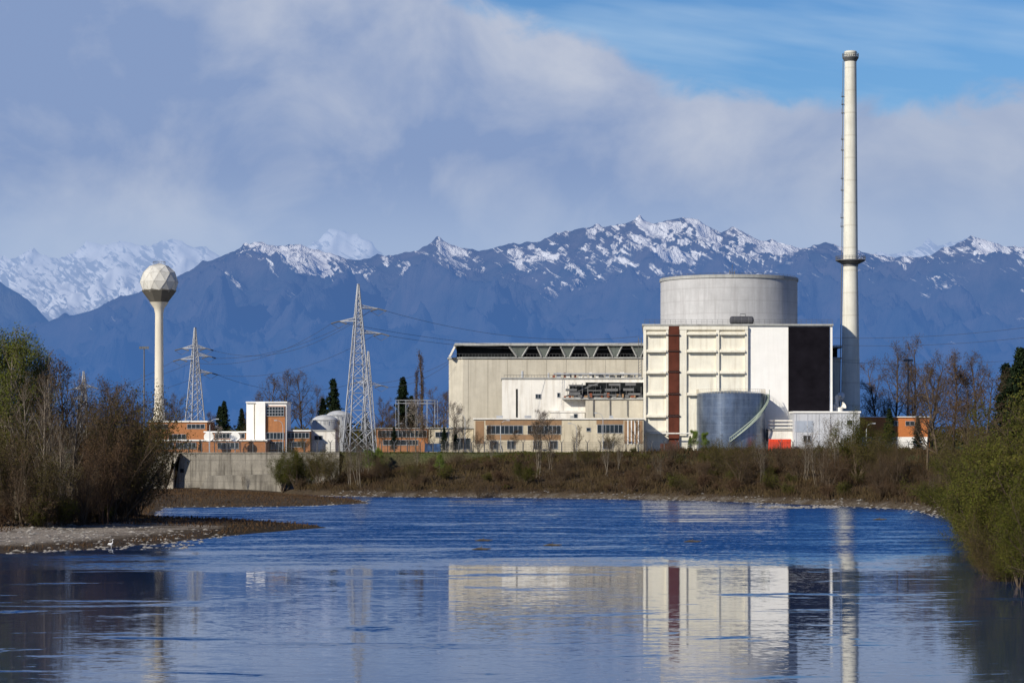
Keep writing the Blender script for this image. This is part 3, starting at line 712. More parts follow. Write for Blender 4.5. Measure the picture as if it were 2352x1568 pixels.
# ------------------------------------------------------------------ pylons
def pylon(px,d,base_py,top_py,hb,hs,sh_py,arms,label,r=.09,rot=.35,z0=None,dens=1.0):
    cx=X(px,d); k=d/F; zb=GZ if z0 is None else z0; zt=Z(top_py,d); zs=Z(sh_py,d)
    T=thing('electricity_pylon',label,'pylon',(cx,d,zb),'lattice electricity pylons')
    mb=MB(); ca,sa=math.cos(rot),math.sin(rot)
    def hw(z): return np.interp(z,[zb,zs,zt],[hb*k,hs*k,.15])
    def cor(z,i):
        h=hw(z)/1.25; a,b_=[(-h,-h),(h,-h),(h,h),(-h,h)][i]
        return (cx+a*ca-b_*sa,d+a*sa+b_*ca,z)
    for i in range(4): mb.tube([cor(zb,i),cor(zs,i),cor(zt,i)],r*1.25,4)
    z=zb
    while z<zt-.8:
        step=max(1.4,hw(z)*1.4/dens); z2=min(z+step,zt)
        for i in range(4):
            j=(i+1)%4
            mb.tube([cor(z,i),cor(z2,j)],r*.6,3); mb.tube([cor(z,j),cor(z2,i)],r*.6,3); mb.tube([cor(z2,i),cor(z2,j)],r*.5,3)
        z=z2
    part(T,'lattice_body',mb,m_pyl)
    tips=[]
    for apx,apy in arms:
        a=MB(); xt=X(apx,d); z=Z(apy,d); s=1 if xt>cx else -1
        tip=Vector((xt,d,z)); h=hw(z)
        rts=[Vector(cor(z+.1,i)) for i in ((1,2) if s>0 else (0,3))]; up=Vector((cx+s*h*.4,d,z+1.3*13*k/.9*.5))
        for q in rts: a.tube([q,tip],r*.95,3)
        a.tube([up,tip],r*.95,3)
        n=5
        for j in range(n):
            t0=j/n; t1=(j+1)/n
            a.tube([rts[0].lerp(tip,t0),rts[1].lerp(tip,t1)],r*.5,3)
            a.tube([up.lerp(tip,t0),rts[0].lerp(tip,t1)],r*.5,3); a.tube([up.lerp(tip,t0),rts[1].lerp(tip,t1)],r*.5,3)
        ar=part(T,'cross_arm',a,m_pyl)
        for sx_ in (-1,1):
            ins=MB()
            ins.tube([tip,tip+Vector((sx_*1.9,-.3,-.55))],.17,6)
            ins.tube([tip+Vector((sx_*1.9,-.3,-.55)),tip+Vector((0,-.3,-1.7))],.05,3)
            part(ar,'insulator',ins,m_steeld)
        tips.append((tip+Vector((-1.9,-.3,-.55)),tip+Vector((1.9,-.3,-.55))))
    return T,tips
_,tA=pylon(823,572,1030,652,37,12,760,[(869,709),(779,738),(876,766)],'tall galvanised lattice pylon with staggered arms',r=.135)
_,tB=pylon(448,640,968,752,27,8,830,[(480,818),(414,825),(484,856),(418,800),(474,800)],'smaller lattice pylon behind orange brick office',r=.13,rot=.6)
_,tC=pylon(846,660,1000,806,20,6,860,[(876,885),(820,878)],'distant lattice pylon standing behind a taller one',r=.09)
_,tD=pylon(192,640,960,852,14,5,890,[(172,892),(210,888),(170,915)],'small distant lattice pylon among bare trees',r=.10)
def cable(p,q,sag,r=.038):
    p=Vector(p); q=Vector(q); pts=[]
    for i in range(25):
        t=i/24; v_=p.lerp(q,t); v_.z-=sag*4*t*(1-t); pts.append(v_)
    mb=MB().tube([tuple(v_) for v_ in pts],r,4)
    solo('power_line','thin black overhead power line between pylons','power line',mb,m_wire,tuple(p),group='overhead power lines')
for i,(j,s) in enumerate(((0,3),(1,4),(2,3.5))): cable(tA[i][0],tB[j][1],s)
cable(tA[0][0],tB[4][1],5); cable(tC[1][0],tB[2][1],3)
cable(tA[0][1],(X(1470,640),640,Z(772,640)),3.2); cable(tA[2][1],(X(1470,640),640,Z(784,640)),2.5); cable(tA[1][1],(X(1470,640),640,Z(800,640)),2.2)
for py0,(px,dd_,py) in zip((776,792,830),((2900,560,640),(2900,560,672),(2900,560,738))):
    cable((X(1914,625),625,Z(py0,625)),(X(px,dd_),dd_,Z(py,dd_)),4)
for tp in tC[:2]: cable(tp[1],(X(1032,655),655,Z(825+R.uniform(0,30),655)),1.5)
for tp,py in zip(tB[:3],(905,915,925)): cable(tp[0],(X(150,700),700,Z(py,700)),2)
def mast(px,d,top,label,heads=4):
    T=thing('floodlight_mast',label,'floodlight',at(px,d))
    zt=Z(top,d); x=X(px,d)
    part(T,'pole',MB().tube([(x,d,GZ-.2),(x,d,zt)],[.28,.14],8),m_steeld)
    part(T,'crossbar',MB().tube([(x-1,d,zt),(x+1,d,zt)],.07,4),m_steeld)
    for j in range(heads):
        a=x-1+2*j/(heads-1); part(T,'lamp_head',MB().box(a-.3,a+.3,d-.35,d-.08,zt-.5,zt+.15),m_steeld)
mast(331,650,797,'tall steel floodlight mast with lamp cluster'); mast(2086,660,826,'tall steel floodlight mast above trees')
def lamp(px,d,top,s=1):
    T=thing('street_lamp','curved grey steel street lamp inside the fence','street lamp',at(px,d),'street lamps on the plant road')
    zt=Z(top,d); x=X(px,d)
    part(T,'pole',MB().tube([(x,d,GZ-.1),(x,d,zt-1.5),(x+s*.3,d,zt-.5),(x+s*.9,d,zt-.1),(x+s*1.5,d,zt)],[.12,.09,.07,.06,.06],6),m_steel,True)
    part(T,'lamp_head',MB().box(min(x+s*1.4,x+s*2.2),max(x+s*1.4,x+s*2.2),d-.18,d+.18,zt-.12,zt+.12),m_steel)
for px,tp,s in ((482,962,1),(1068,950,-1),(1385,948,-1),(905,972,1),(1990,972,1),(1150,965,1),(650,965,-1),(1325,972,-1)): lamp(px,582,tp,s)
def dome_tank(px,d,rpx,ptop,label):
    cx=X(px,d); r=rpx*d/F; zt=Z(ptop,d)
    T=thing('dome_tank',label,'tank',(cx,d+r,GZ))
    part(T,'shell',MB().lathe([(r,GZ-.2),(r,zt-r*.55)]+[(r*math.cos(a),zt-r*.55+r*.55*math.sin(a)) for a in (.2,.5,.8,1.1,1.35,1.5)],40,cx,d+r),m_tank2,True)
    g=MB(); rr=r+.25
    for j in range(24):
        a=2*math.pi*j/24; g.tube([(cx+rr*math.cos(a),d+r+rr*math.sin(a),zt-r*.7),(cx+rr*math.cos(a),d+r+rr*math.sin(a),zt-r*.7+1.1)],.05,3)
    g.tube([(cx+rr*math.cos(2*math.pi*j/24),d+r+rr*math.sin(2*math.pi*j/24),zt-r*.7+1.1) for j in range(25)],.06,4)
    part(T,'railing',g,m_steeld)
dome_tank(744,615,32,952,'silver domed storage tank beside brick wing'); dome_tank(775,640,30,942,'pale domed storage tank behind another tank')
T=thing('pump_house','small white annexe next to silver tank','building',at(735,604)); part(T,'wall',MB().pbox(714,770,990,None,604,6),m_white); part(T,'roof',MB().box(X(712,604),X(772,604),603.8,610.2,Z(990,604)+.003,Z(987,604)),m_fascia); window(T,722,740,1000,1010,604,2,1)
d=610; cx=X(957,d); k=d/F; T=thing('round_gantry','round steel gantry frame with railings','steel frame',(cx,d,GZ))
g=MB(); rr=48*k
for j in range(12):
    a=2*math.pi*j/12; g.tube([(cx+rr*math.cos(a),d+rr*.8*math.sin(a),GZ),(cx+rr*math.cos(a),d+rr*.8*math.sin(a),Z(920,d))],.05,4)
for py in (919,926): g.tube([(cx+rr*math.cos(2*math.pi*j/32),d+rr*.8*math.sin(2*math.pi*j/32),Z(py,d)) for j in range(33)],.06,4)
part(T,'frame',g,m_steel)
for px in (480,540):
    d=586; x=X(px,d); T=thing('satellite_dish','white satellite dish on a short post','dish',at(px,d),'satellite dishes')
    part(T,'post',MB().tube([(x,d,GZ),(x,d,Z(1006,d))],.1,6),m_steel)
    z=Z(1004,d); mb=MB(); mb.tube([(x,d-.15,z+.1),(x,d-.1,z+.1),(x,d+.15,z)],[1.25,1.1,.3],16); part(T,'reflector',mb,m_white2,True)
# ------------------------------------------------------------------ river wall, fence
T=thing('river_wall','stained grey concrete flood wall along the bank','wall',(-68,555.5,0))
part(T,'wall',MB().prism([(-95,-.5),(-40,-.5),(-40,8.9),(-95,8.9)],555,556.6),m_wall)
part(T,'coping',MB().box(-95,-40,554.8,556.8,8.903,9.15),m_wall)
part(T,'buttress',MB().prism([(X(398,553),-.3),(X(400,553),Z(1040,553)),(X(412,553),Z(1040,553)),(X(388,553),Z(1095,553)),(X(380,553),-.3)],552.5,554.99),M('light_concrete',(.36,.32,.26),streak=.6))
part(T,'ramp',MB().prism([(X(455,551),-.3),(X(650,551),-.3),(X(650,551),Z(1088,551)),(X(480,551),Z(1092,551))],548,554.98),m_wall)
part(T,'drain_opening',MB().pbox(414,422,1076,1085,554.95,.045),m_dark)  # flat near-black plate paints the unlit drain mouth
T=thing('perimeter_fence','steel mesh security fence with forked post tops','fence',(0,559,9))
d=559; x0,x1=X(345,d),X(2090,d); wi=MB()
for h in (.1,.5,.9,1.3,1.7,2.1): wi.tube([(x0,d,9+h),(x1,d,9+h)],.028,3)
for s in (-1,1):
    for t in (.4,.8): wi.tube([(x0,d+s*.4*t,9.0+2.15+.5*t),(x1,d+s*.4*t,9.0+2.15+.5*t)],.022,3)
n=int((x1-x0)/.35)
for j in range(n): wi.tube([(x0+j*.35,d,9),(x0+j*.35,d,11.1)],.024,3)
part(T,'wire_mesh',wi,m_steeld)
pm=None; n=int((x1-x0)/3)
for j in range(n+1):
    x=x0+j*3
    if pm is None:
        p=MB(); p.tube([(x,d,8.8),(x,d,11.25)],.11,4); p.tube([(x,d,11.2),(x,d-.02,11.3),(x-.5,d-.3,12.0)],.07,4); p.tube([(x,d,11.2),(x+.5,d+.3,12.0)],.07,4)
        pm=part(T,'fence_post',p,m_steeld); 
    else:
        o=pm.copy(); o.location=(j*3,0,0); col.objects.link(o); o.parent=T
# ------------------------------------------------------------------ trees
def norm(v_): return v_/max(1e-9,math.sqrt(v_[0]*v_[0]+v_[1]*v_[1]+v_[2]*v_[2]))
def grow(rg,p,dr,L,r,lvl,P,out):
    n=P['seg'][lvl]; pts=[p]; dirs=[dr]; js=rg.normal(0,P['jit'][lvl],(n,3)); js[:,2]+=P['trop'][lvl]
    for i in range(n):
        dr=norm(dr+js[i]); p=p+dr*(L/n); pts.append(p); dirs.append(dr)
    rad=[r*(1-P.get('taper',.8)*i/n) for i in range(n+1)]
    out.append((lvl,np.array(pts),rad))
    if lvl<P['max']:
        kk=P['kids'][lvl]; s0=P['start'][lvl]
        for j in range(kk):
            t=s0+(1-s0)*(j+rg.random())/kk; t=min(t,.999); i=int(t*n); f_=t*n-i
            q=pts[i]*(1-f_)+pts[i+1]*f_; d0=dirs[i+1]
            g_=rg.normal(0,1,3); a=norm(np.array([d0[1]*g_[2]-d0[2]*g_[1],d0[2]*g_[0]-d0[0]*g_[2],d0[0]*g_[1]-d0[1]*g_[0]]))
            ang=math.radians(rg.uniform(*P['ang'][lvl]))
            cd=norm(d0*math.cos(ang)+a*math.sin(ang))
            ll=L*P['len'][lvl]*rg.uniform(.7,1.15)*(1-P['short'][lvl]*(t-s0)/(1-s0+1e-6))
            grow(rg,q,cd,ll,max(rad[i]*.55,P['minr']),lvl+1,P,out)
def tubes(brs,sides):
    V=[];Fc=[];off=0
    for _,pts,rad in brs:
        n=len(pts); t=np.gradient(pts,axis=0); t/=np.linalg.norm(t,axis=1)[:,None]+1e-9
        ref=np.array([.13,.97,.2]) if abs(t[0][1])<.8 else np.array([1,0,.1])
        a=np.cross(t,ref); a/=np.linalg.norm(a,axis=1)[:,None]+1e-9; b_=np.cross(t,a)
        an=np.arange(sides)*2*np.pi/sides
        ring=pts[:,None,:]+(a[:,None,:]*np.cos(an)[None,:,None]+b_[:,None,:]*np.sin(an)[None,:,None])*np.array(rad)[:,None,None]
        V.append(ring.reshape(-1,3)); i=np.arange(n-1)[:,None]*sides; j=np.arange(sides)[None]; j2=(j+1)%sides
        Fc.append(np.stack([i+j,i+j2,i+sides+j2,i+sides+j],-1).reshape(-1,4)+off); off+=n*sides
    return np.concatenate(V),np.concatenate(Fc)
def leaves(rg,brs,n,size,spread,minl,aspect=.5,bias=None):
    bs=[b_ for b_ in brs if b_[0]>=minl]; P0=np.empty((n,3)); ch=rg.integers(0,len(bs),n); tt=rg.random(n)
    for i in range(n):
        pts=bs[ch[i]][1]; m_=len(pts)-1; f_=tt[i]*m_; k_=min(int(f_),m_-1); f_-=k_; P0[i]=pts[k_]*(1-f_)+pts[k_+1]*f_
    P0+=rg.normal(0,spread,(n,3))
    a=rg.normal(0,1,(n,3)); a/=np.linalg.norm(a,axis=1)[:,None]; b_=np.cross(a,rg.normal(0,1,(n,3))); b_/=np.linalg.norm(b_,axis=1)[:,None]
    s=size*rg.uniform(.6,1.4,n)[:,None]; a*=s; b_*=s*aspect
    V=np.stack([P0-a,P0-b_,P0+a,P0+b_],1).reshape(-1,3)
    return V,np.arange(4*n).reshape(n,4)
def tomesh(name,parts):
    V=[];Fc=[];mi=[];off=0;mats=[]
    for k_,(v_,f_,m_) in enumerate(parts):
        V.append(v_);Fc.append(f_+off);mi.append(np.full(len(f_),k_));off+=len(v_);mats.append(m_)
    V=np.concatenate(V);Fc=np.concatenate(Fc);mi=np.concatenate(mi)
    me=bpy.data.meshes.new(name); me.vertices.add(len(V)); me.vertices.foreach_set('co',V.astype(np.float32).ravel())
    me.loops.add(Fc.size); me.loops.foreach_set('vertex_index',Fc.astype(np.int32).ravel())
    me.polygons.add(len(Fc)); me.polygons.foreach_set('loop_start',(np.arange(len(Fc))*4).astype(np.int32))
    me.polygons.foreach_set('material_index',mi.astype(np.int32)); 
    for m_ in mats: me.materials.append(m_)
    me.update(calc_edges=True); return me
UP=np.array([0,0,1.0])
def arche(seed,h,kind,bkm,lfm,nleaf,lsize,spread):
    rg=np.random.default_rng(seed); brs=[]
    if kind=='tree':
        P=dict(seg=[9,6,4,3],jit=[.05,.13,.2,.25],trop=[.03,.06,.04,.02],max=3,kids=[20,8,6],start=[.22,.25,.2],ang=[(32,62),(25,55),(25,60)],len=[.42,.5,.5],short=[.62,.4,.3],minr=.018)
        grow(rg,np.zeros(3),UP,h,h*.016,0,P,brs); tl=1
    elif kind=='poplar':
        P=dict(seg=[10,5,4,3],jit=[.03,.08,.12,.2],trop=[.03,.14,.1,.05],max=3,kids=[28,7,5],start=[.18,.2,.2],ang=[(22,42),(20,40),(25,50)],len=[.30,.48,.5],short=[.55,.4,.3],minr=.016)
        grow(rg,np.zeros(3),UP,h,h*.014,0,P,brs); tl=1
    elif kind=='column':
        P=dict(seg=[10,5,4],jit=[.03,.05,.1],trop=[.03,.35,.2],max=2,kids=[46,7],start=[.1,.2],ang=[(18,30),(15,35)],len=[.2,.4],short=[.5,.4],minr=.02)
        grow(rg,np.zeros(3),UP,h,h*.014,0,P,brs); tl=0
    elif kind=='bush':
        P=dict(seg=[7,5,4,3],jit=[.10,.15,.2,.25],trop=[.02,.05,.03,.0],max=3,kids=[9,6,4],start=[.18,.15,.2],ang=[(20,50),(25,60),(25,60)],len=[.42,.5,.5],short=[.45,.3,.3],minr=.012)
        for s in range(11):
            a=rg.uniform(0,6.28); tilt=rg.uniform(.05,.75); 
            dr=norm(np.array([math.cos(a)*tilt,math.sin(a)*tilt,1.0])); grow(rg,rg.normal(0,h*.03,3)*np.array([1,1,0]),dr,h*rg.uniform(.65,1.02),h*.008+.02,0,P,brs)
        tl=0
    elif kind=='slender':
        P=dict(seg=[7,4,3],jit=[.06,.12,.2],trop=[.05,.1,.05],max=2,kids=[14,5],start=[.25,.2],ang=[(20,45),(25,55)],len=[.32,.45],short=[.5,.3],minr=.012)
        for s in range(4):
            a=rg.uniform(0,6.28); t_=rg.uniform(.03,.3); dr=norm(np.array([math.cos(a)*t_,math.sin(a)*t_,1.0]))
            grow(rg,rg.normal(0,.25,3)*np.array([1,1,0]),dr,h*rg.uniform(.7,1),h*.005+.015,0,P,brs)
        tl=0
    elif kind=='conifer':
        brs.append((0,np.array([[0,0,h*i/8] for i in range(9)]),[h*.018*(1-i/8.5) for i in range(9)]))
        for s in range(170):
            t=.1+.9*(s/170)**.9; L=h*.24*(1-t)**.8*rg.uniform(.7,1.1)+.15; a=rg.uniform(0,6.28); dr=np.array([math.cos(a),math.sin(a),.1]); p=np.array([0,0,h*t]); pts=[p]
            for i in range(4): dr=norm(dr+np.array([0,0,-.12+.08*i])+rg.normal(0,.06,3)); p=p+dr*L/4; pts.append(p)
            brs.append((1,np.array(pts),[.05,.04,.03,.02,.01]))
        tl=0
    big=[b_ for b_ in brs if b_[0]<=tl]; sm=[b_ for b_ in brs if b_[0]>tl]
    v1,f1=tubes(big,5); trunk=(v1,f1,bkm)
    v2,f2=tubes(sm,3); ps=[(v2,f2,bkm)]
    ml=1 if kind=='conifer' else 2
    if nleaf:
        vl,fl=leaves(rg,brs,nleaf,lsize,spread,ml,.4 if kind=='conifer' else .55); ps.append((vl,fl,lfm))
    return dict(trunk=tomesh('trunk',[trunk]),crown=tomesh('crown',ps),whole=None,parts=[trunk]+ps,h=h)
A={}
def av(key,n,*a):
    A[key]=[arche(sum(map(ord,key))+i*13,*a) for i in range(n)]
av('poplar',2,24,'poplar',bk_pale,lf_green,10000,.12,.5)
av('bare',3,15,'tree',bk_brown,lf_brown,2000,.08,.3)
av('barepale',2,17,'poplar',bk_pale,lf_brown,2500,.07,.3)
av('barered',2,13,'tree',bk_brown,lf_rust,3500,.09,.35)
av('thicket',3,13,'bush',bk_brown,lf_brown,6000,.09,.4)
av('thicketrust',2,13,'bush',bk_red,lf_rust,8000,.09,.4)
av('thicketolive',2,13,'bush',bk_brown,lf_olive,10000,.10,.5)
av('willow',3,12,'bush',bk_brown,lf_willow,28000,.085,.35)
av('conifer',2,13,'conifer',bk_brown,lf_con,9000,.22,.14)
av('column',1,20,'column',bk_brown,lf_brown,2500,.1,.2)
av('slender',3,8,'slender',bk_slender,lf_brown,700,.06,.2)
av('greentree',2,8,'tree',bk_pale,lf_bright,7000,.09,.25)
av('blossom',1,8,'tree',bk_slender,lf_blossom,1500,.08,.25)
av('shrub',3,3.2,'bush',bk_brown,lf_brown,2200,.06,.22)
av('shrubrust',1,3.2,'bush',bk_red,lf_rust,2600,.06,.22)
av('shrubgreen',2,3.2,'bush',bk_brown,lf_willow,3500,.07,.22)
for key in ('shrub','shrubgreen','shrubrust'):
    for a in A[key]: a['whole']=tomesh('shrub_body',a['parts'])
INFO={'poplar':('poplar_tree','tall poplar with fresh pale green spring leaves','tree'),'bare':('bare_tree','leafless grey-brown broad tree','tree'),'barepale':('bare_tree','tall leafless tree with pale trunk and upright twigs','tree'),
'barered':('budding_tree','reddish brown tree just coming into bud','tree'),'thicket':('riverside_bush','tall brown leafless bush on the river bank','bush'),'thicketrust':('riverside_bush','tall rust brown budding bush on the river bank','bush'),
'thicketolive':('riverside_bush','tall olive brown bush on the river bank','bush'),'willow':('willow_bush','dense green willow bush overhanging the water','bush'),
'conifer':('conifer_tree','dark green conical conifer behind the plant','tree'),'column':('columnar_poplar','narrow upright leafless poplar','tree'),
'slender':('birch_sapling','slender pale leafless saplings on the bank','tree'),'greentree':('young_tree','young tree with bright green new leaves','tree'),
'blossom':('blossom_tree','small tree with pale blossom by the fence','tree'),'shrub':('bank_shrub','low brown shrub on the river embankment','shrub'),'shrubrust':('bank_shrub','low rust brown shrub on the river embankment','shrub'),'shrubgreen':('bank_shrub','low green shrub on the river embankment','shrub')}
def plant(key,x,y,h,z=None,wide=1.0):
    a=R.choice(A[key]); nm,lb,ct=INFO[key]; z=H1(x,y)-.1 if z is None else z
    s=h/a['h']; rot=R.uniform(0,6.28); sc=(s*wide,s*wide,s)
    if a['whole']:
        o=bpy.data.objects.new(nm,a['whole']); o.location=(x,y,z); o.rotation_euler=(0,0,rot); o.scale=sc; col.objects.link(o)
        o['label']=lb; o['category']=ct; o['group']='shrubs on the embankment'; return
    T=bpy.data.objects.new(nm,None); T.empty_display_size=.5; T.location=(x,y,z); T.rotation_euler=(0,0,rot); T.scale=sc; col.objects.link(T)
    T['label']=lb; T['category']=ct; T['group']=ct+' growth: '+nm.replace('_',' ')
    for p in ('trunk','crown'):
        o=bpy.data.objects.new(p,a[p]); col.objects.link(o); o.parent=T
# left thicket
for px,d,h in ((5,330,22.5),(40,325,23),(80,335,21.5),(-40,330,23),(22,350,23),(-15,345,21),(62,350,20)): plant('poplar',X(px,d),d,h,wide=1.15)
for px,d,h,kd in ((118,345,21,'barepale'),(150,335,20,'bare'),(180,350,18,'barepale'),(212,345,18,'bare'),(130,320,19,'barepale'),(240,360,18,'barepale'),(100,310,17,'barepale'),(200,330,17,'barepale'),(270,350,17,'barepale'),(300,352,16.5,'bare'),(165,312,15,'barepale'),(225,325,14,'barepale'),(60,312,17,'barepale'),(140,302,12,'barepale')): plant(kd,X(px,d),d,h)
for px,d,h,kd in ((0,300,13,'thicketolive'),(50,298,10,'thicket'),(95,300,10,'thicketolive'),(190,306,9.5,'thicket'),(235,312,13,'thicketrust'),(262,318,15,'thicket'),(290,326,16.5,'thicketolive'),(275,335,18,'thicketolive'),(240,330,16,'thicket'),(305,345,17.5,'thicket'),(290,372,15,'thicket'),(310,336,13,'thicketrust'),(-40,300,14,'thicket'),(70,315,13,'thicket'),(-10,315,16,'thicketolive'),(318,340,8,'thicket'),(20,330,16,'thicket')):
    plant(kd,X(px,d),d,h,wide=.82)
for i in range(30):
    px=R.uniform(-60,335); d=294+max(0,(px-100))*.14+R.uniform(0,8); plant(R.choice(['shrub','shrubrust','shrubgreen']),X(px,d),d,R.uniform(2.2,4.5))
# right thicket
for px,d,h,kd in ((2330,212,12.0,'willow'),(2400,205,14.5,'willow'),(2290,228,10.5,'willow'),(2360,235,13,'thicketolive'),(2240,262,9.5,'willow'),(2310,265,12,'thicketolive'),(2225,300,10.5,'willow'),(2290,310,12.5,'thicketolive'),(2400,265,15,'willow'),(2260,340,11,'thicketolive'),(2345,196,7.5,'willow'),(2300,207,6.5,'thicketolive'),(2410,188,9,'willow'),(2260,240,7,'willow'),(2270,216,5,'thicketrust'),(2225,275,6,'willow'),(2250,226,4,'willow'),(2290,204,3.5,'thicketolive'),(2320,203,4,'willow')):
    plant(kd,X(px,d),d,h,wide=.95)
for px,d,h,kd in ((2160,440,21,'bare'),(2215,430,20,'barered'),(2260,420,20,'bare'),(2130,470,19,'bare'),(2310,430,21,'conifer'),(2345,420,24,'conifer'),(2335,445,20,'conifer'),(2390,430,24,'conifer'),(2190,400,10,'thicketolive'),(2140,430,6,'thicket'),(2240,390,13,'thicketolive'),(2140,400,6,'slender')):
    plant(kd,X(px,d),d,h)
for i in range(10):
    px=R.uniform(2090,2185); d=R.uniform(370,425); plant(R.choice(['shrub','shrubgreen','shrub']),max(X(px,d),70.5),d,R.uniform(2.0,3.4),wide=1.3)
# behind the plant
for px,d,h,kd in ((620,700,20,'bare'),(655,690,21,'bare'),(695,700,21,'bare'),(730,720,17,'bare'),(600,720,16,'bare'),(515,690,14,'conifer'),(555,700,12,'conifer'),(505,720,13,'conifer'),(765,680,20,'conifer'),(742,700,15,'conifer'),(925,700,21,'conifer'),(945,720,16,'conifer'),(970,700,27,'column'),(957,720,23,'column'),(400,700,15,'bare'),(385,680,13,'barered'),(875,700,14,'bare'),(895,690,12,'barered'),(1000,690,16,'bare'),(1020,680,15,'barered'),(2020,690,24,'bare'),(2055,680,27,'bare'),(2100,690,29,'bare'),(2140,700,26,'bare'),(2005,700,17,'barered'),(2080,670,22,'bare'),(2043,612,11,'conifer'),(2108,612,9,'conifer'),(2190,690,26,'bare'),(2245,640,24,'bare'),(300,700,16,'bare'),(250,720,17,'bare'),(575,690,10,'bare'),(840,700,11,'conifer'),(900,640,10,'bare'),(450,700,9,'bare'),(480,710,10,'barered')):
    plant(kd,X(px,d),d,h,z=GZ)
# inside fence
for px,d,h,kd in ((1040,575,11,'blossom'),(500,583,6,'blossom'),(800,583,7,'conifer'),(955,580,12,'blossom'),(1045,580,6,'conifer'),(1020,577,6,'conifer'),(1130,580,6,'barered'),(920,580,8,'bare'),(890,582,7,'bare'),(870,584,7,'barered'),(905,578,6,'conifer'),(940,576,7,'bare'),(975,578,6,'barered'),(985,582,8,'bare'),(1065,584,8,'bare'),(1240,577,9.5,'blossom'),(1265,577,9,'bare'),(1225,574,7,'barered'),(1585,578,4,'conifer'),(1460,582,7,'bare'),(780,580,7,'bare'),(830,582,5,'conifer'),(1330,580,6,'bare'),(1180,580,5,'barered'),(1400,576,5,'thicketolive'),(1100,576,5,'thicket'),(700,582,4,'thicketolive'),(460,582,3,'conifer')):
    plant(kd,X(px,d),d,h,z=GZ)
# embankment
for px,d,h,kd in ((845,550,6.0,'greentree'),(870,552,5.5,'greentree'),(1595,546,5,'greentree'),(1618,546,4.5,'greentree'),(650,540,8,'willow'),(680,536,9,'willow'),(705,541,8,'willow'),(735,530,9,'thicketolive'),(765,528,8,'thicketolive'),(825,520,13,'slender'),(840,530,11,'slender'),(805,522,9,'slender'),(1240,520,12,'slender'),(1262,530,10,'slender'),(1395,515,10,'slender'),(1690,490,9,'thicketolive'),(1665,505,7.5,'thicketolive'),(1755,480,10,'slender'),(1700,480,8,'thicket'),(1850,475,11,'slender'),(1880,465,12,'slender'),(1925,470,13,'slender'),(1905,455,8,'thicket'),(1945,480,9,'thicketolive'),(1830,480,8,'thicket'),(1875,490,7,'thicketolive'),(1970,470,12,'willow'),(2000,465,10,'thicketolive'),(2035,460,9,'thicketolive'),(2060,450,8,'thicket'),(2020,445,7,'thicket'),(1790,500,6,'thicket'),(1930,455,7,'thicketrust'),(1320,540,7,'slender'),(1130,545,6,'slender'),(1480,540,7,'slender'),(1540,530,5,'thicket'),(560,547,4,'slender'),(380,548,6,'thicket'),(365,500,6,'thicket'),(945,520,5,'thicketolive'),(1010,530,4,'greentree'),(1100,500,4,'thicket'),(1450,490,5,'thicketrust'),(1580,478,4.5,'thicketolive'),(1200,512,5,'willow'),(880,530,6,'thicket'),(1290,515,6,'thicket'),(1350,530,5,'thicketolive'),(1050,540,4,'thicket'),(1515,500,7,'slender'),(1620,495,5,'thicket'),(1640,512,5,'willow'),(1420,525,8,'slender'),(960,545,7,'slender'),(1730,510,8,'slender'),(1900,500,10,'slender')):
    plant(kd,X(px,d),d,h)
cnt=0
while cnt<180:
    px=R.uniform(640,2090); d=R.uniform(430,549); x=X(px,d)
    s=float(sdist(PF,np.array([x]),np.array([float(d)]))[0])
    if s<3: continue
    cnt+=1; g=R.random()
    plant('shrubgreen' if g<.25 else ('shrubrust' if g<.42 else 'shrub'),x,d,R.uniform(1.0,3.0 if s<35 else 1.6)*(1.15 if px>1500 else 1),wide=1.3)
rg=np.random.default_rng(5)
def brush(name,label,n,xr,yr,test,h,mat,cat='brush'):
    x=rg.uniform(*xr,n); y=rg.uniform(*yr,n); k_=test(x,y); x=x[k_]; y=y[k_]; z=HT(x,y); n=len(x)
    hh=h*rg.uniform(.3,1.2,n)*(0.35+1.9*np.clip(fbm(x/5,y/5,3,33)+.35,0,1)); a=rg.uniform(0,6.28,n); wd=.05+.05*rg.random(n)
    tx=rg.normal(0,.45,n)*hh; ty=rg.normal(0,.45,n)*hh; cx_,sx_=np.cos(a)*wd,np.sin(a)*wd
    V=np.stack([np.stack([x-cx_,y-sx_,z-.1],-1),np.stack([x+cx_,y+sx_,z-.1],-1),np.stack([x+tx+cx_*.4,y+ty,z+hh],-1),np.stack([x+tx-cx_*.4,y+ty,z+hh],-1)],1).reshape(-1,3)
    me=tomesh(name,[(V,np.arange(4*n).reshape(n,4),mat)]); o=bpy.data.objects.new(name,me); col.objects.link(o)
    o['kind']='stuff'; o['label']=label; o['category']=cat
brush('dry_brush','tangled brown dry brush covering the embankment',130000,(-52,95),(350,550),lambda x,y:(sdist(PF,x,y)>2.4+3*fbm(x/4,y/4,2,9)),1.0,lf_brush)
brush('bank_grass','short green grass strip below the fence',50000,(-45,80),(536,557.5),lambda x,y:(y>543),.3,lf_willow,'grass')
brush('spit_grass','low dry grass on the gravel spit',34000,(-85,-24),(255,530),lambda x,y:(sdist(PL,x,y)>1.0)&((y>425)|(x>-37)|(y>312)|(x<-60)|(sdist(PL,x,y)<4)),.3,lf_rust,'grass')
x=rg.uniform(-420,420,60000); y=rg.uniform(900,1150,60000); top=9+11*(.7+.7*fbm(x/22,y/60,4,3)); z=9+(top-9)*rg.random(60000)**.7
a=rg.normal(0,1,(60000,3)); a/=np.linalg.norm(a,axis=1)[:,None]; b_=np.cross(a,rg.normal(0,1,(60000,3))); b_/=np.linalg.norm(b_,axis=1)[:,None]
P0=np.stack([x,y,z],-1); V=np.stack([P0-a*.7,P0-b_*.5,P0+a*.7,P0+b_*.5],1).reshape(-1,3)
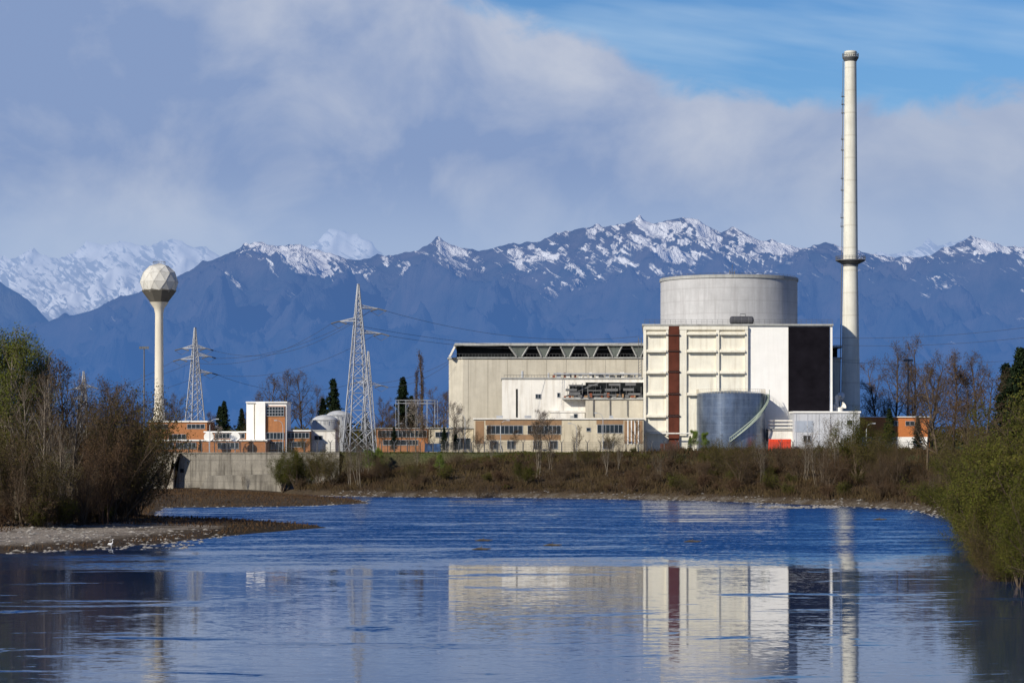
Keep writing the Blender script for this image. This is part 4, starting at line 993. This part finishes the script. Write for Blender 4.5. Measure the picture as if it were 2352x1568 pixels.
o=bpy.data.objects.new('woodland',tomesh('woodland',[(V,np.arange(240000).reshape(-1,4),lf_olive)])); col.objects.link(o); o['kind']='stuff'; o['label']='distant belt of brown and olive woodland'; o['category']='woodland'
def stones(name,label,P,smin,smax):
    base=[(0,0,1),(.9,0,.1),(.2,.85,.15),(-.8,.4,0),(-.7,-.6,.1),(.3,-.9,0),(0,0,-.6)]
    fc=[(0,1,2),(0,2,3),(0,3,4),(0,4,5),(0,5,1),(6,2,1),(6,3,2),(6,4,3),(6,5,4),(6,1,5)]
    mb=MB()
    for (x,y) in P:
        s=R.uniform(smin,smax)*(R.random()*.7+.5); r_=R.uniform(0,6.28); i=len(mb.v); z=max(H1(x,y),0)
        for (a,b_,c) in base:
            a*=R.uniform(.7,1.3); b_*=R.uniform(.7,1.2)
            mb.v.append((x+s*(a*math.cos(r_)-b_*math.sin(r_)),y+s*(a*math.sin(r_)+b_*math.cos(r_)),z+s*.4*c))
        mb.f+=[tuple(i+k_ for k_ in f_) for f_ in fc]
    solo(name,label,'stones',mb,m_rock,(0,0,0),kind='stuff')
P=[]
def along(poly,n,w):
    for _ in range(n):
        i=R.randrange(len(poly)-1); t=R.random(); P.append((poly[i][0]*(1-t)+poly[i+1][0]*t+R.gauss(0,w),poly[i][1]*(1-t)+poly[i+1][1]*t+R.gauss(0,w)))
along(PF[3:11],600,1.7); along(PL[2:6],60,.6); along(PL[12:17],60,1.0)
for _ in range(420): P.append((R.uniform(-62,-36),R.uniform(262,308)))
stones('shore_stones','grey-brown stones scattered along the waterline',P,.15,.5)
P=[]
for _ in range(90):
    d_=R.uniform(420,431); P.append((X(R.uniform(1740,1925),d_),d_))
stones('gravel_islet','low islet of stones in the river',P,.35,.9)
for px,d in ((1105,262),(1590,282),(1268,272),(2020,360),(1110,285)):
    x=X(px,d); mb=MB(); 
    mb.tube([(x-1,d,.02),(x-.3,d+.1,.12),(x+.5,d,.08),(x+1.1,d-.1,.15)],[.05,.14,.12,.04],6); mb.tube([(x-.1,d,.1),(x+.1,d,.45)],[.06,.02],5)
    solo('driftwood','dark branch snagged in the shallow river','driftwood',mb,m_drift,(x,d,0),True,group='driftwood in the river')
for px,d in ((255,266),):
    x=X(px,d); z=max(H1(x,d),0); me=bpy.data.meshes.new('egret_body')
    vs_=[(0,0,.45),(-.22,0,.5),(-.38,0,.42),(.16,0,.58),(.2,0,.75),(.12,0,.9),(.2,0,1.0),(.34,0,.98),(.02,.05,.25),(.03,.05,0),(.02,-.05,.25),(.03,-.05,0)]
    me.from_pydata([Vector(q) for q in vs_],[(0,1),(1,2),(0,3),(3,4),(4,5),(5,6),(6,7),(0,8),(8,9),(0,10),(10,11)],[])
    me.materials.append(m_bird); o=bpy.data.objects.new('egret',me); col.objects.link(o); o.location=(x,d,z)
    sm=o.modifiers.new('skin','SKIN'); rs=[.11,.10,.03,.06,.03,.025,.035,.008,.018,.012,.018,.012]
    if not me.skin_vertices:
        bm=bmesh.new(); bm.from_mesh(me); bm.verts.layers.skin.verify(); bm.to_mesh(me); bm.free()
    if me.skin_vertices:
        for i,q in enumerate(rs): me.skin_vertices[0].data[i].radius=(q,q)
        me.skin_vertices[0].data[0].use_root=True
    o.modifiers.new('sub','SUBSURF').levels=1
    o['label']='white egret standing at the water edge'; o['category']='bird'
